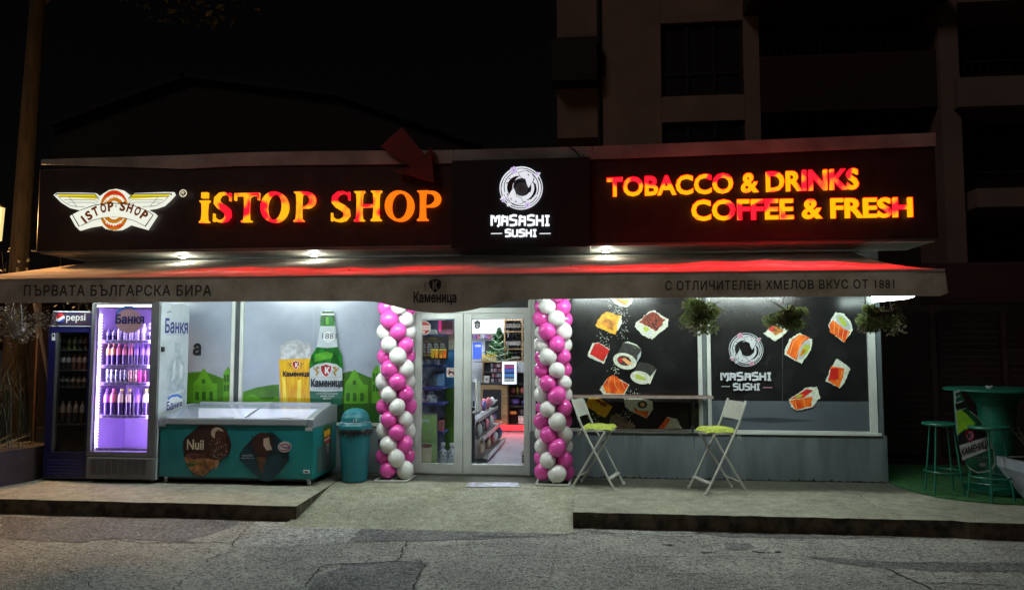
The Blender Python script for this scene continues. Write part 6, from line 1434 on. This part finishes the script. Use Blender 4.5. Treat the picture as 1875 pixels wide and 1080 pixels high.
for u0, v0, u1, v1 in ((0, 0, 1.4, .06), (0, .91, 1.4, .97), (0, .06, .06, .91), (1.34, .06, 1.4, .91)): b.box(x_t+u0, -1.97+v0, z_t+.0005, x_t+u1, -1.97+v1, z_t+.012, M_pl)
b.build('pot', pl, bevel=.012)
b = MB(); b.box(x_t+.06, -1.91, z_t-.05, x_t+1.34, -1.06, z_t-.02, M_yard); b.build('soil', pl)
b = MB(); M_tw = mat('dry_twig', (.16, .14, .10), .8, noise=.3)
for k in range(34):
    bx_0, by_0 = x_t+random.uniform(.25, .9), random.uniform(-1.7, -1.2); a = random.uniform(-2.2, .6); ln = random.uniform(.25, .62)
    p1 = Vector((bx_0, by_0, z_t-.02)); d = Vector((math.sin(a)*.9, random.uniform(-.4, .4), random.uniform(.35, 1.1))).normalized()
    p2 = p1+d*ln*.5+Vector((0, 0, .03)); p3 = p2+(d+Vector((random.uniform(-.5, .1), 0, random.uniform(-.3, .3)))).normalized()*ln*.5
    b.tube([p1, p2, p3], [.006, .004, .002], M_tw, 5)
b.build('dry_plant', pl)
# closed kiosk behind the terrace
M_kw = mat('kiosk_wall', (.05, .02, .02), .7, noise=.3); M_kf = mat('kiosk_fascia', (.035, .007, .008), .55)
kk = thing('closed_kiosk', 'unlit dark red kiosk behind the bar stools with closed shutters', 'kiosk', (6.2, 2, 0))
b = MB(); b.box(3.9, 1.5, 0, 12, 4.5, 2.9, M_kw); b.build('wall', kk)
b = MB(); b.box(3.85, 1.35, 2.3, 12, 1.498, 2.85, M_kf); fk = b.build('fascia', kk, bevel=.01)
for k in range(7):
    b = MB(); x = 4.05+k*.95; b.box(x, 1.44, .15, x+.82, 1.498, 2.2, mat('kiosk_shutter', (.028, .014, .014), .45, noise=.3, scale=2))
    for j in range(22): b.box(x+.01, 1.432, .18+j*.09, x+.81, 1.4395, .20+j*.09, M_kw)
    b.build('shutter', kk)
# ---- hanging flower baskets
M_lf = cloth('basket_leaf', (.30, .36, .15), (.10, .15, .05), .5, 9); M_lf2 = cloth('basket_leaf_brown', (.26, .22, .15), (.1, .08, .05), .45, 9); M_pot = mat('basket_brown', (.06, .035, .025), .7)
M_lfp = mat('pale_leaf', (.26, .24, .19), .6, noise=.5, scale=18)
def leaves(b, c, rx, ry, rz_, n, m, size=.019, lobes=7):
    L_ = [(random.uniform(-1, 1)*rx*.7, random.uniform(-1, 1)*ry*.7, random.uniform(-1, 1)*rz_*.75, random.uniform(.28, .5)) for _ in range(lobes)]
    for _ in range(n):
        l = random.choice(L_); v = Vector((random.gauss(0, 1), random.gauss(0, 1), random.gauss(0, 1))).normalized()*random.random()**.45
        p_ = Vector(c)+Vector((l[0]+v.x*rx*l[3]*1.3, l[1]+v.y*ry*l[3]*1.3, l[2]+v.z*rz_*l[3]*1.4))
        s_ = size*random.uniform(.6, 1.4); d = Vector((random.uniform(-1, 1), random.uniform(-1, 1), random.uniform(-1, 1))).normalized(); q_ = d.orthogonal().normalized()
        if random.random() < .5: q_ = d.cross(q_)
        b.add([p_-d*s_, p_+q_*s_*.45, p_+d*s_, p_-q_*s_*.45], [(0, 1, 2, 3)], m)
def basket(cx, cy, cz, lab, rx, rz_, potr, seed, mat_leaf, mpot, pz=0, px_off=0, n=1500, top=2.4):
    random.seed(seed); o_ = thing('hanging_basket', lab, 'hanging plant', (cx, cy, cz), 'flower baskets hanging from the awning')
    b = MB(); b.lathe([(0, pz-.07), (potr*.75, pz-.07), (potr, pz+.05), (potr*1.06, pz+.05), (potr*1.06, pz+.065), (potr*.9, pz+.065), (potr*.88, pz+.03), (0, pz+.03)], (cx+px_off, cy, cz), mpot, 18); b.build('pot', o_)
    b = MB(); leaves(b, (cx, cy, cz), rx, rx*.7, rz_, n, mat_leaf); leaves(b, (cx, cy, cz-rz_*.2), rx*.9, rx*.6, rz_, n//3, M_lf2)
    for _ in range(26):
        p1 = Vector((cx+px_off, cy, cz+pz+.04)); a = random.random()*6.28; p2 = p1+Vector((math.cos(a)*rx*.6, math.sin(a)*rx*.4, random.uniform(.0, .12))); p3 = p2+Vector((math.cos(a)*rx*.5, 0, random.uniform(-.2, .05)))
        b.tube([p1, p2, p3], .0025, M_lf2, 4)
    b.build('foliage', o_)
    b = MB()
    for k in range(3):
        a = R(90+120*k+10); b.tube([(cx+px_off+potr*math.cos(a), cy+potr*math.sin(a), cz+pz+.06), (cx+px_off, cy, top)], .003, M_pw, 5)
    b.build('hanger_wire', o_)
    return o_
basket(1.10, -2.3, 1.985, 'leafy hanging basket in front of the white post between the sushi windows', .23, .15, .085, 3, M_lf, M_pot)
basket(1.93, -2.3, 1.97, 'green hanging basket above the ring logo on the sushi window', .21, .10, .085, 5, M_lf, M_pot)
basket(2.82, -2.3, 1.955, 'bushy hanging basket at the right end of the awning', .21, .115, .09, 8, M_lf, M_pot, n=1900)
c_ = at(32, 598, -2.3); basket(c_[0]-.07, -2.3, c_[1]+.04, 'white pot with trailing pale leaves hanging at the left end of the awning', .36, .19, .085, 11, M_lfp, mat('hanging_pot_white', (.42, .38, .42), .5), pz=-.06, px_off=.07, n=1100, top=2.39)
random.seed(31)
# ================================================================ LEFT SIDE
M_bark = mat('tree_bark', (.018, .013, .009), .95, noise=.5, scale=5, bump=1, bscale=14, stretch=(3, 3, .5)); M_dl = mat('night_leaf', (.035, .04, .018), .7, noise=.5, scale=4)
# tall tree whose trunk stands left of the sign
tx_, _z = at(36, 500, 1.2)
tr = thing('street_tree', 'tall tree with a bare brown trunk at the left edge of the photo', 'tree', (tx_, 1.2, 0))
b = MB(); b.tube([(tx_+.02, 1.2, 0), (tx_, 1.2, 1.5), (tx_-.01, 1.2, 3.2), (tx_+.03, 1.2, 5.0), (tx_+.10, 1.2, 7.5), (tx_+.15, 1.2, 9.2)], [.22, .17, .14, .13, .11, .07], M_bark, 14)
for a, z0, ln in ((.5, 7.3, 1.8), (2.4, 7.5, 1.7), (-.6, 7.9, 1.5), (3.6, 8.3, 1.5), (1.3, 8.6, 1.2)):
    p1 = Vector((tx_+.03, 1.2, z0)); p2 = p1+Vector((math.cos(a)*ln*.5, math.sin(a)*ln*.4, ln*.5)); p3 = p2+Vector((math.cos(a)*ln*.5, math.sin(a)*ln*.5, ln*.4)); b.tube([p1, p2, p3], [.07, .05, .02], M_bark, 8)
b.build('trunk', tr)
b = MB(); leaves(b, (tx_+.3, 1.8, 9.6), 2.6, 2.2, 1.3, 9000, M_dl, .07, 16); b.build('crown', tr)
# creeper with pale leaves behind the left end of the awning
sh = thing('shrub', 'sparse shrub with a few bright leaves behind the left end of the awning', 'shrub', (-7.9, .4, 0)); b = MB(); b2 = MB()
for k in range(16):
    a = random.uniform(-1, 1); p1 = Vector((-7.9+a*.3, .4+random.uniform(-.2, .2), 0)); p2 = p1+Vector((a*.5, 0, 1.7)); p3 = p2+Vector((random.uniform(-.4, .6), random.uniform(-.2, .2), random.uniform(.7, 1.5))); b.tube([p1, p2, p3], [.012, .008, .003], M_bark, 5)
    for _ in range(16):
        t = random.random(); q_ = p2.lerp(p3, t)+Vector((random.gauss(0, .07),)*3); s_ = random.uniform(.015, .04); d = Vector((random.uniform(-1, 1), random.uniform(-1, 1), random.uniform(-1, 1))).normalized(); o_ = d.orthogonal().normalized()
        b2.add([q_-d*s_, q_+o_*s_*.5, q_+d*s_, q_-o_*s_*.5], [(0, 1, 2, 3)], M_lfp)
b.build('stem', sh); b2.build('leaves', sh)
# dark planter with tall grass at the left edge
pg = thing('planter_box', 'dark stone planter box with tall arching grass at the left edge', 'planter', (-7.5, -1.15, 0))
M_pdk = mat('planter_dark', (.035, .022, .02), .7, noise=.4, scale=6, bump=.4)
b = MB(); z_ = .42; b.prismz([(-9.2, -1.72), (-7.12, -1.58), (-6.98, -1.05), (-7.02, -.62), (-9.2, -.5)], .0, z_, M_pdk); b.build('box', pg, bevel=.02)
b = MB(); M_gra = mat('planter_grass', (.03, .033, .012), .7, noise=.4, scale=6); M_grl = mat('planter_grass_pale', (.22, .20, .14), .6)
for k in range(520):
    x0, y0 = -7.75+random.gauss(0, .28), -1.1+random.gauss(0, .16); a = random.uniform(0, 6.28); ln = random.uniform(.5, 1.5); lean = random.uniform(.08, .5); w_ = .006
    P_ = [Vector((x0, y0, z_)), Vector((x0+math.cos(a)*ln*lean*.35, y0+math.sin(a)*ln*lean*.2, z_+ln*.55)), Vector((x0+math.cos(a)*ln*lean*1.0, y0+math.sin(a)*ln*lean*.5, z_+ln*.8))]
    if P_[2].x > -7.15: continue
    q_ = Vector((-math.sin(a), math.cos(a), 0))*w_; V = [P_[0]-q_, P_[0]+q_, P_[1]+q_, P_[1]-q_, P_[2]]; b.add(V, [(0, 1, 2, 3), (3, 2, 4)], M_gra)
for k in range(30):
    a = random.uniform(-.5, 1.1); P_ = [Vector((-7.45+random.gauss(0, .1), -1.2+random.gauss(0, .12), z_+.01)), None]; P_[1] = P_[0]+Vector((random.uniform(.15, .45), random.uniform(-.1, .3), random.uniform(-.02, .22)))
    q_ = Vector((0, .01, .006)); b.add([P_[0]-q_, P_[0]+q_, P_[1]], [(0, 1, 2)], M_grl)
b.build('grass', pg)
# planks leaning behind the blue fridge
M_plk = mat('plank_wood', (.2, .10, .05), .7, noise=.4, scale=6, stretch=(6, 6, .6))
a0, a1 = at(64, 556, -.55), at(84, 676, -.55)
b = MB(); b.bar((a0[0], -.55, a0[1]), (a1[0]+.02, -.5, a1[1]-.2), .045, .03, M_plk); b.bar((a1[0]+.02, -.5, a1[1]-.2), (a1[0]+.09, -.47, .006), .045, .03, M_plk); b.build('leaning_plank', label='thin reddish plank leaning against the left side of the blue fridge', cat='plank', bevel=.003)
a0, a1 = at(70, 610, .3), at(66, 722, .3); b = MB(); b.bar((a0[0], .3, a0[1]+.5), (a1[0], .3, .01), .05, .03, M_plk); b.build('upright_plank', label='dull upright wooden post behind the leaning plank', cat='post', bevel=.003)
# low garden wall and shed in the dark behind
sd = thing('garden_shed', 'dark wooden shed in the shadow left of the shop', 'shed', (-9.5, 5, 0)); M_shd = mat('shed_board', (.05, .03, .022), .85, noise=.4, scale=5, stretch=(6, 1, 1))
b = MB(); b.box(-12.5, 4.8, 0, -6.95, 7.5, 2.6, M_shd)
b.build('wall', sd); b = MB(); b.prismx([(4.5, 2.6), (7.8, 2.6), (6.2, 3.5)], -12.7, -6.8, mat('shed_roof', (.03, .02, .018), .8)); b.build('roof', sd)
b = MB(); b.box(-9.9, 4.76, .0, -9.0, 4.798, 2.0, mat('shed_door', (.03, .02, .018), .7)); b.build('door', sd)
# rubble on the yard
for k in range(26):
    b = MB(); x, y_ = random.uniform(-8.2, -6.95), random.uniform(-.35, 2.6)
    near = k < 12
    if near: x, y_ = random.uniform(-7.1, -6.93), random.uniform(-.85, -.1)
    s_ = random.uniform(.02, .06); b.sphere((x, y_, s_*.5+.006), s_, M_yard, 7, 5, (1, .8, .6)); b.build('stone', label='small stone in the rubble at the foot of the blue fridge' if near else 'small stone lying on the lit soil behind the planter box', cat='stone', group='stones in the rubble by the blue fridge' if near else 'stones on the lit soil')
# warm street lamp at the far left, the source of the orange light there
YSL = -.5; lx = at(-2, 410, YSL)[0]; lz0, lz1 = at(0, 440, YSL)[1], at(0, 380, YSL)[1]
sl_ = thing('street_lamp', 'warm yellow lantern street lamp cut by the left edge of the photo', 'street lamp', (lx-.06, YSL, 0))
b = MB(); b.tube([(lx-.06, YSL, 0), (lx-.06, YSL, lz0)], [.06, .04], M_dark, 10); b.build('post', sl_)
b = MB(); b.lathe([(0, lz0), (.09, lz0), (.11, lz1), (.0, lz1)], (lx-.06, YSL, 0), emis('street_lamp_light', (1, .80, .33), .9), 12); b.build('lantern', sl_)
b = MB(); b.lathe([(.13, lz1+.001), (.13, lz1+.02), (0, lz1+.10)], (lx-.06, YSL, 0), M_dark, 12); b.build('cap', sl_)
L = bpy.data.lights.new('street_light', 'POINT'); L.energy = 430; L.color = (1, .50, .16); L.shadow_soft_size = .12
lo = bpy.data.objects.new('street_light', L); COL.objects.link(lo); lo.parent = sl_; lo.location = (.0, -.25, (lz0+lz1)/2+.1)

# ================================================================ BACKGROUND BUILDINGS
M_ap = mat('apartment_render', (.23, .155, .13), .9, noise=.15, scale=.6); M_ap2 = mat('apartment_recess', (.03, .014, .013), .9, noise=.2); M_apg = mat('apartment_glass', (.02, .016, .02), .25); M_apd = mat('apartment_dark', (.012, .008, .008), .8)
YA = 14.0
ap = thing('apartment_building', 'dark brown apartment block with balconies rising behind the right half of the shop', 'building', (12, YA+4, 0))
def AX(px_): return at(px_, 300, YA)[0]
def AZ(px_, py_): return at(px_, py_, YA)[1]
xw0, xend = AX(1020), AX(1990)
b = MB(); b.box(xw0, YA+1.6, 0, xend, YA+9, 22, M_ap2); b.build('core', ap)
# front wall bays as boxes with real openings
def bay(x0, x1, holes, name='wall', y0=0.0, y1=1.59):
    zs = [0]; b = MB(); last = 0
    for (za, zb) in sorted(holes): b.box(x0, YA+y0, last, x1, YA+y1, za, M_ap); last = zb
    b.box(x0, YA+y0, last, x1, YA+y1, 22, M_ap); return b.build(name, ap)
bay(AX(1020), AX(1095), [(AZ(1050, 157), AZ(1050, 80)), (AZ(1050, 300), AZ(1050, 248))], y0=.3)
bay(AX(1096), AX(1213), [])
H1, H2 = (AZ(1290, 175), AZ(1290, 40)), (AZ(1290, 340), AZ(1290, 222))
bay(AX(1213.5), AX(1366), [H1, H2, (H2[0]-4.3, H2[1]-4.3)])
for (za, zb) in (H1, H2):
    f = MB(); x0, x1 = AX(1213.5), AX(1366); f.box(x0, YA+.12, za, x0+.08, YA+.2, zb, M_apd); f.box(x1-.08, YA+.12, za, x1, YA+.2, zb, M_apd); f.box(x0, YA+.12, zb-.08, x1, YA+.2, zb, M_apd); f.box(x0, YA+.12, za, x1, YA+.2, za+.08, M_apd)
    for px_ in (1262, 1312): f.box(AX(px_)-.05, YA+.12, za, AX(px_)+.05, YA+.2, zb, M_apd)
    f.box(x0, YA+.125, za+(zb-za)*.3, x1, YA+.19, za+(zb-za)*.3+.07, M_apd); w_ = f.build('window', ap)
    f = MB(); f.box(x0, YA+.21, za, x1, YA+.22, zb, M_apg); f.build('pane', w_)
bay(AX(1366.5), AX(1395), [])
b = MB(); b.box(AX(1012), YA-.5, AZ(1050, 157), AX(1094), YA+.298, AZ(1050, 80), M_apd); b.build('balcony_box', ap)
# balcony slabs and parapets
for (t_, bt, x0, x1, yo) in ((-5, 20, 1366, 1730, -1.1), (96, 200, 1396, 1724, -.0), (158, 210, 1745, 1990, -.5), (355, 388, 1770, 1990, -.5), (0, 20, 1758, 1990, -.3)):
    b = MB(); b.box(AX(x0), YA+yo, AZ(1600, bt), AX(x1), YA+1.59, AZ(1600, t_), M_ap2 if x0 < 1500 else M_ap); b.build('balcony', ap)
for x0, x1 in ((1722, 1758), ):
    b = MB(); b.box(AX(x0), YA-.2, 0, AX(x1), YA+1.59, 22, M_ap); b.build('pillar', ap)
for px_ in (1430, 1480, 1550, 1620, 1680):
    b = MB(); b.box(AX(px_), YA+1.5, AZ(px_, 190), AX(px_+26), YA+1.58, AZ(px_, 40), M_apg); b.build('balcony_door', ap)
for x0, x1, pt, pb in ((1400, 1720, 96, 60), (1760, 1985, 158, 128), (1775, 1985, 355, 325)):
    b = MB(); zt2, zb2 = AZ(1600, pb), AZ(1600, pt); y_ = YA+(.02 if x0 == 1400 else -.45); b.box(AX(x0), y_, zt2-.05, AX(x1), y_+.05, zt2, M_apd)
    n_ = int((AX(x1)-AX(x0))/.22)
    for k in range(n_+1): xx = AX(x0)+(AX(x1)-AX(x0)-.02)*k/n_; b.box(xx, y_+.01, zb2+.001, xx+.02, y_+.04, zt2-.051, M_apd)
    b.build('railing', ap)
b = MB(); b.tube([(AX(1098), YA-.08, 0), (AX(1098), YA-.08, 22)], .06, M_apd, 8); b.build('downpipe', ap)
# far house with a sloping roof on the left
hs = thing('far_house', 'unlit house with a sloping roof line far behind the left half of the shop', 'house', (-8, 24, 0)); YH = 24; M_hs = mat('far_house_wall', (.02, .014, .014), .9); M_hr = mat('far_house_roof', (.010, .007, .008), .9)
p_ = WP([(340, 140), (620, 175), (870, 262), (870, 420), (100, 420), (100, 230)], YH)
b = MB(); b.prism([p_[0], p_[1], p_[2], (p_[2][0], 0), (p_[5][0], 0), p_[5]], YH, YH+6, M_hs); b.build('wall', hs)
b = MB()
for q0, q1 in (((335, 136), (622, 172)), ((622, 172), (880, 262)), ((90, 230), (345, 137))):
    a, c = at(*q0, YH), at(*q1, YH); b.add([(a[0], YH-.4, a[1]), (c[0], YH-.4, c[1]), (c[0], YH+6.5, c[1]), (a[0], YH+6.5, a[1]), (a[0], YH-.4, a[1]-.25), (c[0], YH-.4, c[1]-.25)], [(0, 1, 2, 3), (4, 5, 1, 0)], M_hr)
b.build('roof', hs)
